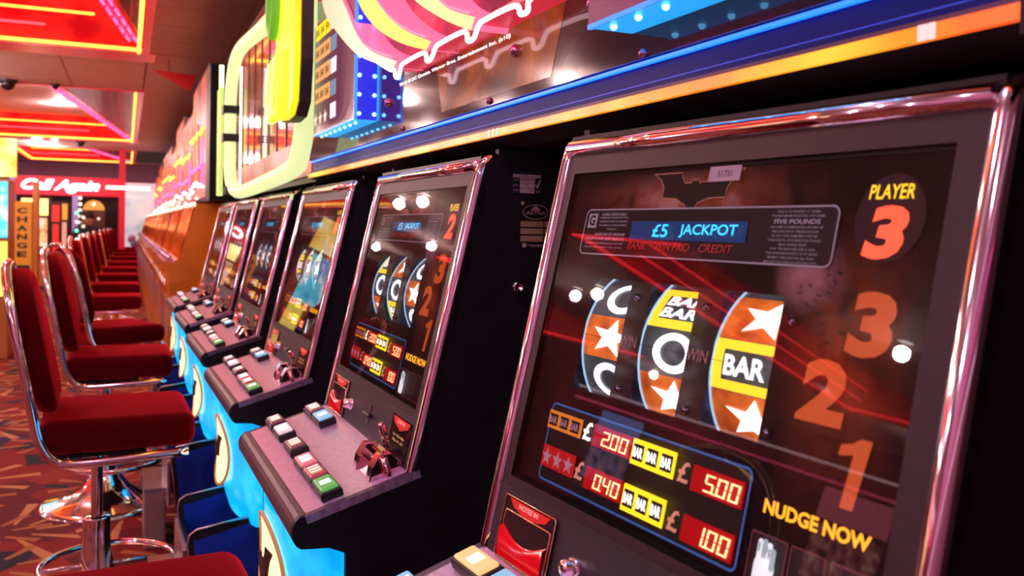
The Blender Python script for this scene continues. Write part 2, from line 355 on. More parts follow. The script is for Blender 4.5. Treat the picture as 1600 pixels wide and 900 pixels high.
BAT = [(0.198, 0.0521), (0.2094, 0.0587), (0.2168, 0.0675), (0.2178, 0.079), (0.239, 0.0802), (0.2538, 0.0867), (0.2605, 0.094), (0.2644, 0.1030), (0.2680, 0.094), (0.2738, 0.0850), (0.2889, 0.0805), (0.3108, 0.0800), (0.3118, 0.0706), (0.319, 0.0600), (0.3315, 0.0521), (0.2880, 0.0521), (0.2866, 0.0580), (0.2796, 0.0640), (0.2715, 0.0637), (0.2680, 0.0585), (0.2660, 0.0610), (0.2635, 0.0610), (0.2615, 0.0585), (0.2584, 0.0632), (0.2493, 0.0632), (0.2436, 0.0580), (0.2420, 0.0521)]
def detail_front(r, k, player, lit):
    """everything printed on and lit behind the glass"""
    GN = -.004
    def backing():
        mb = MB(MP); a0, a1, b0, b1 = .052, .545, .045, .400; 
        xs = [a0]+[x for q in RW for x in q]+[a1]
        mb.rect(a0, b0, a1, RB0, GN, 0); mb.rect(a0, RB1, a1, b1, GN, 0)
        for i in range(0, len(xs), 2): mb.rect(xs[i], RB0, xs[i+1], RB1, GN, 0 if i in (0, 6) else 1)
        return mb
    pt('backglass', 'backing', backing, r, [art, art_dark])
    # bats / birds in the artwork
    def flock():
        rnd = random.Random(3); mb = MB(MP)
        for i in range(70):
            a = rnd.uniform(.415, .50); b = rnd.gauss(.165, .03)
            if not .12 < b < .24: continue
            s = rnd.uniform(.002, .0042); t = rnd.uniform(-.9, .9); c_, s_ = math.cos(t), math.sin(t)
            P = [(-s, -s*.5), (-s*.4, s*.15), (0, -s*.1), (s*.5, s*.2), (s*1.1, -s*.6), (s*.4, s*.6), (0, s*.3), (-s*.5, s*.6)]
            mb.poly([(a+x*c_-y*s_, b+x*s_+y*c_) for x, y in P], GN+.001)
        return mb
    pt('bird_flock', 'flock', flock, r, dark_print, kind='stuff')
    def batf():
        mb = MB(MP)
        ca = sum(p[0] for p in BAT)/len(BAT)
        mb.poly(BAT, GN+.0014, 0)
        outline(mb, [(p[0], p[1]) for p in BAT], .0011, GN+.0018, 1); return mb
    pt('bat_emblem', 'bat', batf, r, [dark_print, mat('emblem_edge', (.5, .2, .12), 0, .5, (.8, .3, .2), .22)], 'black winged emblem with an orange edge')
    # information panel with display
    def info():
        mb = MB(MP); P = rrect(.0868, .0892, .4485, .1415, .008); mb.poly(P, GN+.0022, 0); outline(mb, P, .0016, GN+.0026, 1)
        mb.rect(.094, .0945, .111, .1110, GN+.003, 1); mb.text('G', .097, .0965, .108, .1085, GN+.0035, 0, .03)
        rows = ['GAMBLE RESPONSIBLY', 'GAMBLING SHOULD BE FUN', 'IF GAMBLING CAUSES YOU A PROBLEM', 'FOR CONFIDENTIAL ADVICE AND SUPPORT', 'CONTACT']
        for i, s in enumerate(rows):
            hw = min(.052, len(s)*.0026)/2; ca = .142; b = .0940+i*.0043; mb.text(s, ca-hw, b, ca+hw, b+(.0032 if i == 0 else .0020), GN+.003, 1, .01)
        for i, (s, h) in enumerate([('GAMCARE UK HELPLINE', .003), ('FREEPHONE 0808 8020133', .0032), ('www.gambleaware.co.uk', .003), ('REGISTERED CHARITY NO 1021845', .0014)]):
            b = .1165+i*.0052; mb.text(s, .096 if i else .112, b, .168, b+h, GN+.003, 1, .02)
        rows = ["THIS IS CATEGORY 'C' GAME", 'THE MAXIMUM PRIZE FOR THIS GAME', 'FIVE POUNDS', 'THIS GAME IS COMPENSATED AND MAY BE', 'INFLUENCED BY PREVIOUS PLAY', 'IN ANY ONE GAME MAY NOT BE', 'THE MACHINE WILL PAY NO MORE THAN THE VALUE', 'MAX SINGLE PRIZE', 'PLAY THE FEATURE FOR A WIN', 'THE AVERAGE PAYOUT IS AT LEAST', 'SEVENTY PERCENT OF ALL PLAY', 'MALFUNCTION VOIDS ALL PAYS AND PLAYS']
        b = .0935
        for i, s in enumerate(rows):
            h = .0042 if i == 2 else .0020; hw = min(.058, len(s)*(.0046 if i == 2 else .0019))/2; mb.text(s, .405-hw, b, .405+hw, b+h, GN+.003, 1, .03 if i == 2 else .005); b += h+.0018
        return mb
    pt('information_panel', 'info', info, r, [dark_print, white_print])
    def disp():
        mb = MB(MP); mb.rect(.178, .1035, .3495, .1230, GN+.0035, 0); return mb
    o = pt('display', 'disp', disp, r, vfd_bg)
    def disptx():
        mb = MB(MP); mb.text('£5', .216, .1065, .240, .1200, GN+.0042, 0, .012); mb.text('JACKPOT', .258, .1065, .338, .1200, GN+.0042, 0, .012); return mb
    pt('display_text', 'disptx', disptx, o, vfd, 'lit cyan dot matrix words')
    def caps():
        mb = MB(MP); mb.text('BANK', .178, .1255, .209, .1335, GN+.0035, 0, .01, .15); mb.text('WIN PAID', .224, .1255, .2765, .1335, GN+.0035, 0, .01, .15)
        mb.text('CREDIT', .290, .1255, .336, .1335, GN+.0035, 0, .01, .15); return mb
    pt('caption_text', 'caps', caps, r, red_print)
    def stick(): 
        mb = MB(MP); mb.slab(.2862, .0500, .3290, .0650, .0005, .001, 0); return mb
    o = pt('number_sticker', 'stick', stick, r, [sticker])
    if k < 2:
        pt('sticker_text', 'stick_t%d' % k, lambda: MB(MP).text('51731' if k == 0 else '51730', .2985, .0545, .3175, .0605, .0014, 0), o, dark_print)
    # player roundel
    def disc():
        mb = MB(MP); mb.poly([(.4935+.031*math.cos(t*PI/16), .1000+.035*math.sin(t*PI/16)) for t in range(32)], GN+.0012); return mb
    o = pt('player_roundel', 'disc', disc, r, mat('roundel', (.03, .014, .018), 0, .6, (.12, .04, .05), .18, spec=.1))
    pt('player_text', 'ptext', lambda: MB(MP).text('PLAYER', .4735, .0740, .5135, .0855, GN+.003, 0, .012, .1), o, yellow_lit)
    pt('player_number', 'pnum'+player, lambda: MB(MP).text(player, .4750, .0905, .5125, .1325, GN+.003, 0, .05, .12), o, red_digit)
    for s, a0, b0, a1, b1 in (('3', .4755, .1570, .5160, .2075), ('2', .4400, .2125, .4860, .2625), ('1', .4850, .2655, .5150, .3170)):
        pt('nudge_number', 'nn'+s, lambda: MB(MP).text(s, a0, b0, a1, b1, GN+.003, 0, .05, .05) if s != '1' else MB(MP).poly([(.4960, .3170), (.5075, .3170), (.5150, .2655), (.5050, .2655), (.4985, .2700), (.4885, .2725), (.4870, .2800), (.4900, .2805), (.5005, .2780)], GN+.003), r, orange_num, 'orange number %s' % s)
    pt('nudge_text', 'nudge', lambda: MB(MP).text('NUDGE NOW', .4265, .3290, .5275, .3405, GN+.003, 0, .035), r, glow('nudge_lit', (1, .42, .02), 1.4))
    # feature boxes and lit hand with coin value
    for i, (a0, a1) in enumerate(((.4180, .4565), (.4590, .4930), (.4970, .530))):
        def fb():
            mb = MB(MP); mb.rect(a0, .3555, a1, .3990, GN+.0012, 0); outline(mb, rrect(a0, .3555, a1, .3990, .002, 2), .0016, GN+.002, 1); return mb
        pt('feature_box', 'fb%d' % i, fb, r, [mat('feature_dark', (.03, .016, .02), 0, .5), mat('feature_edge', (.12, .03, .04), 0, .5, (.3, .05, .07), .2)])
    def hand():
        mb = MB(MP)
        for i, (a, b) in enumerate(((.4305, .3600), (.4355, .3590), (.4405, .3605), (.4450, .3640))): mb.poly(rrect(a-.0027, b, a+.0027, .381, .0025), GN+.003+.0002*i, i % 2)
        mb.poly(rrect(.4270, .3735, .4480, .3960, .005), GN+.0034, 0); mb.text('10p', .4300, .3625, .4465, .3720, GN+.0046, 2, .03, 0); return mb
    pt('hand_symbol', 'hand', hand, r, [glow('hand_white', (.95, .97, 1), .75), glow('pale_blue_lit', (.5, .65, .7), .5), mat('grey_print', (.3, .35, .38), 0, .5, (.5,.6,.65), .4)], 'lit white pointing hand reading 10p')
    # pay table
    def table():
        mb = MB(MP); P = rrect(.0985, .3105, .4085, .3955, .007); mb.poly(P, GN+.0012, 0); outline(mb, P, .0022, GN+.002, 1); return mb
    pt('paytable', 'table', table, r, [dark_print, mat('paytable_edge', (.03, .09, .25), 0, .4, (.05, .16, .5), .45)])
    bar_tri(r, 'bt0', .1015, .3190, .1650, .3385, False); bar_tri(r, 'bt1', .2543, .3185, .3175, .3425, True); bar_tri(r, 'bt2', .2535, .3620, .3157, .3870, True)
    def pounds():
        mb = MB(MP)
        for i, (a, b) in enumerate(((.1745, .3285), (.3285, .3330), (.1735, .3695), (.3265, .3765))): mb.text('£', a-.0075, b-.0095, a+.0075, b+.0095, GN+.003, 0 if i == 0 else 1, .02)
        return mb
    pt('pound_sign', 'pounds', pounds, r, [white_lit, mat('pound_dim', (.5, .2, .15), 0, .5, (.9, .35, .25), .5)])
    def stars3():
        mb = MB(MP)
        for i in range(3):
            a = .1035+.0212*i; mb.slab(a, .3570, a+.0200, .3800, .0, .0015, 0); mb.poly(star(a+.010, .3690, .0105, .0105), .0022, 1)
        return mb
    pt('star_panel', 'stars3', stars3, r, [glow('star_red', (.5, .01, .01), .6), sticker])
    for key, s, a0, b0, a1, b1 in (('d0', '2.00', .1875, .3185, .2505, .3400), ('d1', '5.00', .3420, .3230, .4045, .3450), ('d2', '0.40', .1875, .3615, .2495, .3830), ('d3', '1.00', .3410, .3665, .4040, .3890)):
        o = pt('prize_display', key, lambda: MB(MP).slab(a0, b0, a1, b1, -.001, .0012, 0), r, red_win)
        def dg():
            mb = MB(MP); seven(mb, s, a0+.017, b0+.004, .0150, b1-b0-.007, .002, 0); return mb
        pt('digits', key+'g', dg, o, seg_lit, 'lit digits %s' % s)
    # win captions, studs
    def wins():
        mb = MB(MP); mb.text('WIN', .1975, .2230, .2245, .2345, GN+.003, 0, .01); mb.text('WIN', .3015, .2235, .3300, .2350, GN+.003, 0, .01); return mb
    pt('win_text', 'wins', wins, r, mat('win_print', (.30, .12, .14), 0, .5, (.5, .2, .22), .3))
    for a, b in ((.2105, .1830), (.3155, .1840), (.4205, .1870), (.2095, .2775), (.3130, .2800), (.4150, .2800)):
        def stud():
            m = MB(MP @ Matrix.Translation((0, 0, 0))); m.lathe([(.0001, .004), (.003, .0035), (.004, .001), (.0042, -.004)], (0, 0, 0), 12); return m
        s_ = pt('stud', 'stud', stud, r, mat('blue_steel', (.3, .3, .5), 1, .2)); s_.location = MP.to_3x3() @ Vector((a, -b, GN+.001))
    # reels
    layouts = {0: [('O', 'star', 'O'), ('BAR2', 'O', 'star'), ('star', 'BAR', 'star')], 1: [('BAR', 'O', 'star'), ('star', 'O', 'BAR2'), ('O', 'star', 'O')],
               2: [('BAR', 'BAR', 'O'), ('BAR', 'star', 'O'), ('BAR2', 'star', 'O')], 3: [('star', 'O', 'star'), ('O', 'star', 'BAR'), ('O', 'O', 'star')],
               4: [('O', 'star', 'O'), ('O', 'O', 'star'), ('star', 'O', 'O')], 5: [('O', 'O', 'star'), ('star', 'O', 'O'), ('O', 'star', 'BAR')]}
    bcs = [.2290, .2310, .2315]
    for i, (a0, a1) in enumerate(RW):
        ra0 = a0-.001; ra1 = a1+.02; bc = (RB0+RB1)/2; fm = reel_map(RR, bc, REELN)
        def drum():
            mb = MB(MP); n = 20; vs = []
            for j in range(n+1):
                b = bc-RR*1.25+2.5*RR*j/n; vs += [fm(ra0, b, -.0008), fm(ra1, b, -.0008)]
            mb.add(vs, [(2*j, 2*j+2, 2*j+3, 2*j+1) for j in range(n)], 0, True)
            vs = []
            for j in range(n+1):
                b = bc-RR*1.25+2.5*RR*j/n; vs += [fm(ra0, b, .0005), fm(ra0, b, -.05)]
            mb.add(vs, [(2*j, 2*j+1, 2*j+3, 2*j+2) for j in range(n)], 1, True)
            mb.tube([fm(ra0, bc-RR*1.25+2.5*RR*j/n, .0006) for j in range(n+1)], .0013, 6, mi=2)
            return mb
        rl = pt('reel', 'reel%d' % i, drum, r, [reel_dark, reel_blue, reel_rim])
        lay = layouts[k][i]; h = .0455; c0 = bcs[i]
        if i == 1: c0 = .2315
        for j, kd in enumerate(lay):
            cb = c0+(j-1)*h; mb = symbol(kd, ra0+.001, ra1, cb, h*.985, fm); mb.build('reel_symbol', [reel_white, reel_orange, reel_dark, reel_yellow], rl)
        pt('reel_interior', 'ri%d' % i, lambda: MB(MP).rect(a0-.012, RB0-.012, a1+.012, RB1+.012, REELN-.075, 0).add([(a0-.012, -RB0+.012, REELN-.075), (a0-.012, -RB1-.012, REELN-.075), (a0-.012, -RB1-.012, GN-.001), (a0-.012, -RB0+.012, GN-.001)], [(0,1,2,3)], 0), r, ramp_mat('reel_cavity', [(.4, (.006, .008, .015)), (.6, (.02, .04, .09)), (.72, (.1, .14, .2))], 30, 3, es=.25))
    pt('win_line', 'winl', lambda: MB(MP).rect(.1265, .2295, .4045, .2300, GN+.0045, 0), r, dark_print)
    pt('glass', 'glass', lambda: MB(MP).rect(.046, .040, .549, .406, .0035, 0), r, glass)
def notes_slot(r):
    def f():
        mb = MB(MP); P = rrect(.0590, .4245, .1665, .4925, .003, 2)
        mb.poly([(p[0], p[1]) for p in P], .0085, 0); return mb
    o = pt('note_slot', 'notes', f, r, mat('note_plate', (.02, .015, .018), 0, .15, coat=.5))
    def rim():
        mb = MB(MP)
        for q in (rrect(.0590, .4245, .1665, .4925, .003, 2), rrect(.0650, .4400, .1610, .4905, .003, 2)):
            mb.tube([(a, -b, .0090) for a, b in q], .0009, 6, True)
        return mb
    pt('note_slot_rim', 'nrim', rim, o, mat('brass', (.9, .55, .35), 1, .2))
    def tray():
        mb = MB(MP); vs = []; n = 14
        for j in range(n+1):
            a = .067+.092*j/n; s = math.sin(PI*j/n)
            vs += [(a, -(.4560+.013*s), .0095), (a, -(.4600+.015*s), .0140), (a, -.4890, .0115)]
        mb.add(vs, [q for j in range(n) for q in ((3*j, 3*j+1, 3*j+4, 3*j+3), (3*j+1, 3*j+2, 3*j+5, 3*j+4))], 0, True); return mb
    pt('note_guide', 'ntray', tray, o, mat('red_translucent', (.45, .003, .01), 0, .15, (.9, .0, .01), .35))
    def arrow():
        mb = MB(MP); mb.poly([(.0710, .4265), (.1560, .4265), (.1480, .4345), (.1145, .4415), (.0810, .4345)], .0095, 0); mb.text('NOTES IN', .0930, .4280, .1330, .4335, .0102, 1, .02); return mb
    pt('note_sign', 'narrow', arrow, o, [mat('red_sign', (.5, .01, .01), 0, .4, (.9, .03, .02), .35), mat('pink_print', (.9, .5, .45), 0, .5, (.9, .5, .45), .4)], 'red arrow reading NOTES IN')
def slot_machine(k, player, label, group=None, rz=None, ox=0):
    m = -.0982 if k == 0 else (-.0176 if k == 1 else -.0239)
    r = thing('slot_machine', label, 'slot machine', (TX+ox, Y0+k*PITCH, 0), -m, group)
    pt('side_panel', 'side_far', lambda: build_cabinet_side(.024), r, navy); pt('side_panel', 'side_near', lambda: build_cabinet_side(W-.006), r, navy)
    def body():
        mb = MB()
        mb.prism([(.3, TZ-.02), (.02, TZ+.006), pp(0, .004), pp(.05, -.002), pp(.05, -.12), pp(.40, -.12), pp(.40, .0), pp(VC, .0), (CXl, .70), (-.2, .66), (-.2, .02), (.3, .02)], -W+.012, -.030, 1); return mb
    pt('cabinet_body', 'body', body, r, black)
    def bez():
        mb = MB(MP); a0, a1 = .038, .568
        mb.slab(a0, .024, a1, .047, -.002, .0050); mb.slab(a0, .405, a1, VB, -.002, .0050); mb.slab(a0, .047, .053, .405, -.002, .0050); mb.slab(.5450, .047, a1, .405, -.002, .0050)
        return mb
    pt('screen_bezel', 'bezel', bez, r, bezel)
    def rail():
        mb = MB(MP); mb.tube([(a, -.0155, .003) for a in (.034, .2, .4, .568)], .0100, 16); return mb
    pt('top_rail', 'rail', rail, r, chrome)
    for nm, a, key in (('far', .0275, 'pf'), ('near', .5750, 'pn')):
        def pillar():
            mb = MB(MP); b0 = -.006; wdt = .0095; vs = []; n = 10; L = VC+.03
            path = [(-.030, -.075), (-.020, -.040), (-.010, -.016), (.000, .000), (.012, .0085), (.03, .010), (.3, .010), (L-.03, .010)]
            for b, nn in path:
                for j in range(n+1):
                    t = PI*j/n; vs.append((a-wdt*math.cos(t), -b, nn-.011+.011*math.sin(t)))
            N = len(path); mb.add(vs, [(i*(n+1)+j, (i+1)*(n+1)+j, (i+1)*(n+1)+j+1, i*(n+1)+j+1) for i in range(N-1) for j in range(n)], 0, True)
            mb.slab(a-wdt, .01, a+wdt+(.010 if key == 'pf' else 0), L-.03, -.014, -.001, 1)
            return mb
        pt('pillar', key, pillar, r, [chrome, navy], 'chrome edged upright')
    def low():
        mb = MB(MP); mb.slab(.037, VB, .567, VC+.012, -.002, .006); mb.slab(.037, VB-.0015, .567, VB+.0015, .002, .0075); return mb
    pt('lower_panel', 'low', low, r, panelgrey)
    notes_slot(r)
    def lock():
        mb = MB(MP @ Matrix.Translation((.2100, -.4590, .006))); mb.lathe([(.0001, .017), (.006, .017), (.0085, .015), (.0095, .0), ], n=8); mb.lathe([(.0115, .0), (.0115, .005), (.009, .006)], n=6); return mb
    o = pt('lock', 'lock', lock, r, chrome)
    def slot():
        mb = MB(MP); mb.slab(.3230, .4370, .3330, .4700, .006, .008, 0); mb.rbox((.3040, -.4590, .007), (.3500, -.4520, .0150), .003, 3, 1); mb.rect(.3270, .4380, .3290, .4690, .0084, 1); return mb
    pt('coin_slot', 'cslot', slot, r, [chrome2, rubber])
    def plate():
        mb = MB(MP); mb.slab(.4560, .4260, .5540, .4950, .004, .0072, 0); mb.poly([(.462, .4285), (.548, .4285), (.540, .438), (.505, .447), (.470, .438)],   .0078, 1)
        mb.text('COINS IN', .485, .4305, .525, .4365, .0084, 2, .02)
        mb.text('5p 10p 20p', .478, .4530, .534, .4580, .0084, 3, .02); mb.text('50p £1 £2', .480, .4610, .532, .4660, .0084, 3, .02); return mb
    pt('coin_sign', 'cplate', plate, r, [mat('gloss_black', (.01, .008, .01), 0, .1), MATS['red_sign'], MATS['pink_print'], mat('gold_print', (.8, .5, .2), 0, .4, (.8, .5, .2), .3)], 'black plate reading COINS IN')
    # console
    def con():
        mb = MB(MC); mb.slab(.018, -.012, W, CL, -.012, .0, 0); return mb
    pt('console_top', 'con', con, r, console_m)
    def nose():
        mb = MB(); p = [(SXl, SZ+.001)]
        for k_ in range(1, 9):
            t = k_/8*PI*.93; p.append((SXl-.001-.017*math.sin(t), SZ-.021+.022*math.cos(t)-.004*k_/8))
        p += [(-.235, .636), (-.21, .65), (-.20, .68)]
        mb.prism(p, -W+.006, -.026, 1, smooth=False); return mb
    nz = pt('console_nose', 'nose', nose, r, nose_m)
    cols = [('dark', 0), ('white', 1), ('dark', 2), ('pink', 3), ('red', 4), ('green', 5)]
    tops = {'dark': mat('button_dark', (.22, .10, .13), 0, .2, (.4, .15, .2), .15), 'white': glow('button_white', (.95, .75, .8), .6), 'pink': glow('button_pink', (.9, .25, .3), .5), 'red': mat('button_red', (.35, .05, .08), 0, .2, (.7, .1, .15), .3),
            'green': glow('button_green', (.12, .5, .12), .6), 'blue': glow('button_blue', (.25, .6, .85), .7), 'orange': glow('button_orange', (1, .62, .25), .8)}
    def bbase(): return MB(MC).prism([(-.0345, -.0165), (.0345, -.0165), (.0345, .0165), (-.0345, .0165)], 0, .014, 2, bev=.003)
    def bcap(): 
        mb = MB(MC); mb.rbox((-.0310, -.0135, .0130), (.0310, .0135, .0185), .003, 2, 0, False); return mb
    def blab(v):
        def f():
            mb = MB(MC)
            if v == 0: [mb.slab(x-.007, -.009, x+.007, .009, .0186, .0189, 0) for x in (-.010, .010)]
            elif v == 1: [mb.slab(x-.002, -.009, x+.002, .009, .0186, .0189, i % 2) for i, x in enumerate((-.017, -.010, -.003, .003, .010, .018))]
            else: mb.slab(-.009, -.008, .009, .008, .0186, .0189, 0); 
            return mb
        return f
    def button(a, c, cap, v, key):
        o = pt('button', 'bbase', bbase, r, rubber, '%s capped push button' % cap); o.location = MC.to_3x3() @ Vector((a, -c, 0))
        q = pt('button_cap', 'bcap'+cap, bcap, o, tops[cap]); q2 = pt('button_label', 'blab%d' % v, blab(v), q, [white_lit if cap in ('white', 'pink', 'green', 'blue', 'orange') else sticker, MATS['gold_print']])
    first = 'orange' if k == 0 else 'dark'
    for a, c, cap, v in ((.0640, .1130, 'dark' if k else 'blue', 1), (.1500, .1130, 'white', 0), (.2700, .1140, 'dark', 1), (.3830, .1180, 'pink', 0), (.4560, .1180, 'red', 1), (.5290, .1180, 'green', 2)): button(a, c, cap, v, 0)
    button(.0800, .0370, first, 1 if k else 2, 0); button(.1560, .0370, 'blue', 2, 0)
    def mech():
        mb = MB(MC)
        for a0, a1 in ((.455, .478), (.532, .555)):
            mb.prism([(-.060, 0), (-.050, .020), (-.034, .034), (-.016, .030), (-.004, .014), (-.001, 0)], a0, a1, 0, bev=.002)
        mb.prism([(-.056, 0), (-.040, .012), (-.020, .010), (-.006, 0)], .476, .534, 0)
        mb.slab(.470, .014, .540, .022, .018, .026); mb.slab(.468, .032, .542, .038, .014, .022)
        mb.lathe([(.0001, .062), (.0045, .062), (.0055, .058), (.0055, .02)], (.494, -.006, 0), 12); mb.lathe([(.0001, .03), (.0055, .03), (.0055, .0)], (.563, -.030, 0), 12); return mb
    pt('coin_chute', 'mech', mech, r, [mat('rose_chrome', (.85, .55, .6), 1, .08)])
    # lit belly under the console
    def belly_pt(t, z):                         # t 0..1 across, bulging
        s = math.sin(PI*t); zz = (z-.36)/.27
        return (-.205-.072*s, -.020-(W-.022)*t, z)
    def belly():
        mb = MB(); n = 18; rows = 10; vs = []
        for j in range(rows+1):
            for i in range(n+1):
                t = i/n; e = min(t, 1-t); zb = .36+(.075*(1-min(1, e/.16))**2); z = zb+(.622+.0*e-zb)*j/rows; q = belly_pt(t, z); vs.append((q[0]+.03*(1-j/rows)**3, q[1], q[2]))
        fs = [(j*(n+1)+i, (j+1)*(n+1)+i, (j+1)*(n+1)+i+1, j*(n+1)+i+1) for j in range(rows) for i in range(n)]
        mb.add(vs, fs, 0, True)
        return mb
    be = pt('lit_belly', 'belly', belly, r, cyan_glow, 'glowing cyan panel bulging below the console')
    def roundel():
        mb = MB(); N = 24; vs = [belly_pt(.5, .515)]; vs = [(vs[0][0]-.004, vs[0][1], vs[0][2])]
        for i in range(N):
            a = 2*PI*i/N; q = belly_pt(.5+.21*math.cos(a), .515+.088*math.sin(a)); vs.append((q[0]-.004, q[1], q[2]))
        mb.add(vs, [(0, i+1, (i+1) % N+1) for i in range(N)], 0, False)
        outer = []
        for i in range(N):
            a = 2*PI*i/N; q = belly_pt(.5+.21*math.cos(a), .515+.088*math.sin(a)); outer.append((q[0]-.005, q[1], q[2]))
        mb.tube(outer, .0035, 6, True, 1); return mb
    ro = pt('belly_roundel', 'roundel', roundel, be, [glow('roundel_lit', (1, .78, .42), 1.5), mat('roundel_edge', (.4, .15, .05), 0, .5, (.8, .3, .1), .4)])
    def bb():
        mb = MB(); ca = sum(p[0] for p in BAT)/len(BAT); pts = []
        bm = bmesh.new(); f = bm.faces.new([bm.verts.new(((a-.2647)/.135*.27, -(b-.0755)/.052*.10, 0)) for a, b in BAT]); f.normal_update()
        bmesh.ops.triangulate(bm, faces=[f]); bm.verts.index_update(); vs = []
        for v in bm.verts: q = belly_pt(.5+v.co.x, .515+v.co.y); vs.append((q[0]-.008, q[1], q[2]))
        mb.add(vs, [[v.index for v in q.verts] for q in bm.faces]); bm.free(); return mb
    pt('winged_emblem', 'bbat', bb, ro, mat('emblem_black', (.02, .006, .002), 0, .5))
    # base with coin tray
    pt('base_cabinet', 'base', lambda: MB().box((-.185, -W+.012, .0), (.28, -.030, .60)), r, bluelit)
    def traysh(a):
        def f():
            mb = MB(); P = [(-.19, .12), (-.325, .12), (-.345, .14), (-.365, .33), (-.36, .352), (-.345, .362), (-.19, .385)]
            mb.prism(P, -a-.004, -a+.004, 1, 0); mb.tube([(x, -a-.004, z) for x, z in P[2:]], .0035, 8, mi=1); mb.add([(-.195, -a-.0046, .13), (-.33, -a-.0046, .13), (-.352, -a-.0046, .335), (-.195, -a-.0046, .37)], [(0, 1, 2, 3)], 2); return mb
        return f
    tr = pt('coin_tray', 'tray_b', lambda: MB().prism([(-.19, .13), (-.32, .13), (-.345, .15), (-.36, .30), (-.352, .30), (-.338, .155), (-.315, .14), (-.19, .14)], -.46, -.16, 1), r, rubber)
    pt('tray_cheek', 'tr1', traysh(.16), tr, [rubber, chrome2, bluelit]); pt('tray_cheek', 'tr2', traysh(.46), tr, [rubber, chrome2, bluelit])
    pt('tray_plate', 'tr3', lambda: MB().rbox((-.375, -.44, .16), (-.362, -.18, .31), .003, 2, 0, False), tr, chrome2)
    detail_front(r, k, player, True)
    # stickers on the near side panel
    yn = -W-.0005
    MS = frame_mat(Vector((1, 0, 0)), Vector((0, 0, 1)), Vector((0, -1, 0)), Vector((0, yn, 0)))
    MSS = MS @ Matrix.Translation((.044, 1.190, 0))
    def safety():
        mb = MB(MSS); mb.slab(0, 0, .050, .034, 0, .0008, 0); mb.text('ELECTRICAL SAFETY TEST', .001, .0008, .049, .0036, .001, 1, .02)
        mb.rect(.0005, .0042, .0485, .0090, .001, 2); mb.text('PAT ENGINEER 07801458273', .003, .0055, .046, .0078, .0012, 1)
        for i in range(3): mb.rect(.0125, .0098+i*.0080, .0385, .0170+i*.0080, .001, 2); mb.text(('APP NO', 'BY', 'RETEST')[i], .002, .0120+i*.0080, .010, .0142+i*.0080, .0012, 2)
        for i in range(13): mb.rect(.0140+i*.0018, .0103, .0140+i*.0018+.0009, .0138, .0012, 1)
        mb.text('P5', .022, .0190, .027, .0225, .0012, 1); mb.text('2012', .030, .0275, .038, .0305, .0012, 1)
        mb.poly([(.0405, .0180), (.0430, .0215), (.0475, .0110), (.0490, .0115), (.0435, .0265), (.0395, .0195)], .0012, 2); mb.text('PASS', .041, .0290, .048, .0318, .0012, 2); return mb
    s = pt('safety_sticker', 'safety', safety, r, [mat('sticker_dark', (.02, .025, .04), 0, .5), mat('ink', (.03, .03, .05), 0, .5), mat('sticker_pale', (.75, .66, .66), 0, .5)], 'electrical safety test sticker with a tick')
    MSA = MS @ Matrix.Translation((.058, 1.145, 0))
    def astra():
        mb = MB(MSA); mb.slab(0, 0, .078, .078, 0, .0006, 0)
        e = [(.0270+.0225*math.cos(t*PI/16), .0175+.0120*math.sin(t*PI/16)) for t in range(32)]; outline(mb, e, .0012, .001, 1)
        mb.text('ASTRA', .0100, .0160, .0440, .0215, .001, 1, .02); mb.poly([(.0270, .0060), (.0360, .0150), (.0180, .0150)], .001, 1)
        for i in range(3): mb.rect(.0010, .0320+i*.0115, .0410, .0410+i*.0115, .001, 2); mb.rect(.0430, .0320+i*.0115, .0760, .0410+i*.0115, .001, 2)
        for i in range(6): mb.rect(.0520, .0060+i*.0030, .0720, .0070+i*.0030, .001, 1)
        mb.rect(.0130, .0690, .0500, .0700, .001, 1); mb.rect(.0180, .0715, .0450, .0723, .001, 1)
        mb.poly([(.0080+.004*math.cos(t*PI/6), .0700+.004*math.sin(t*PI/6)) for t in range(12)], .001, 1); mb.poly([(.0040+.003*math.cos(t*PI/6), .0040+.003*math.sin(t*PI/6)) for t in range(12)], .001, 1)
        return mb
    pt('rating_plate', 'astra', astra, r, [mat('plate_black', (.012, .01, .01), 0, .4), mat('plate_print', (.5, .42, .38), 0, .5), mat('plate_gold', (.42, .31, .16), 0, .45)], 'black rating plate reading ASTRA')
    def keyl():
        mb = MB(MS @ Matrix.Translation((.056, 1.009, 0))); mb.lathe([(.0001, .001), (.004, .002), (.006, .007), (.0085, .008), (.0095, .0)], n=16); return mb
    pt('side_lock', 'sidelock', keyl, r, chrome)
    return r
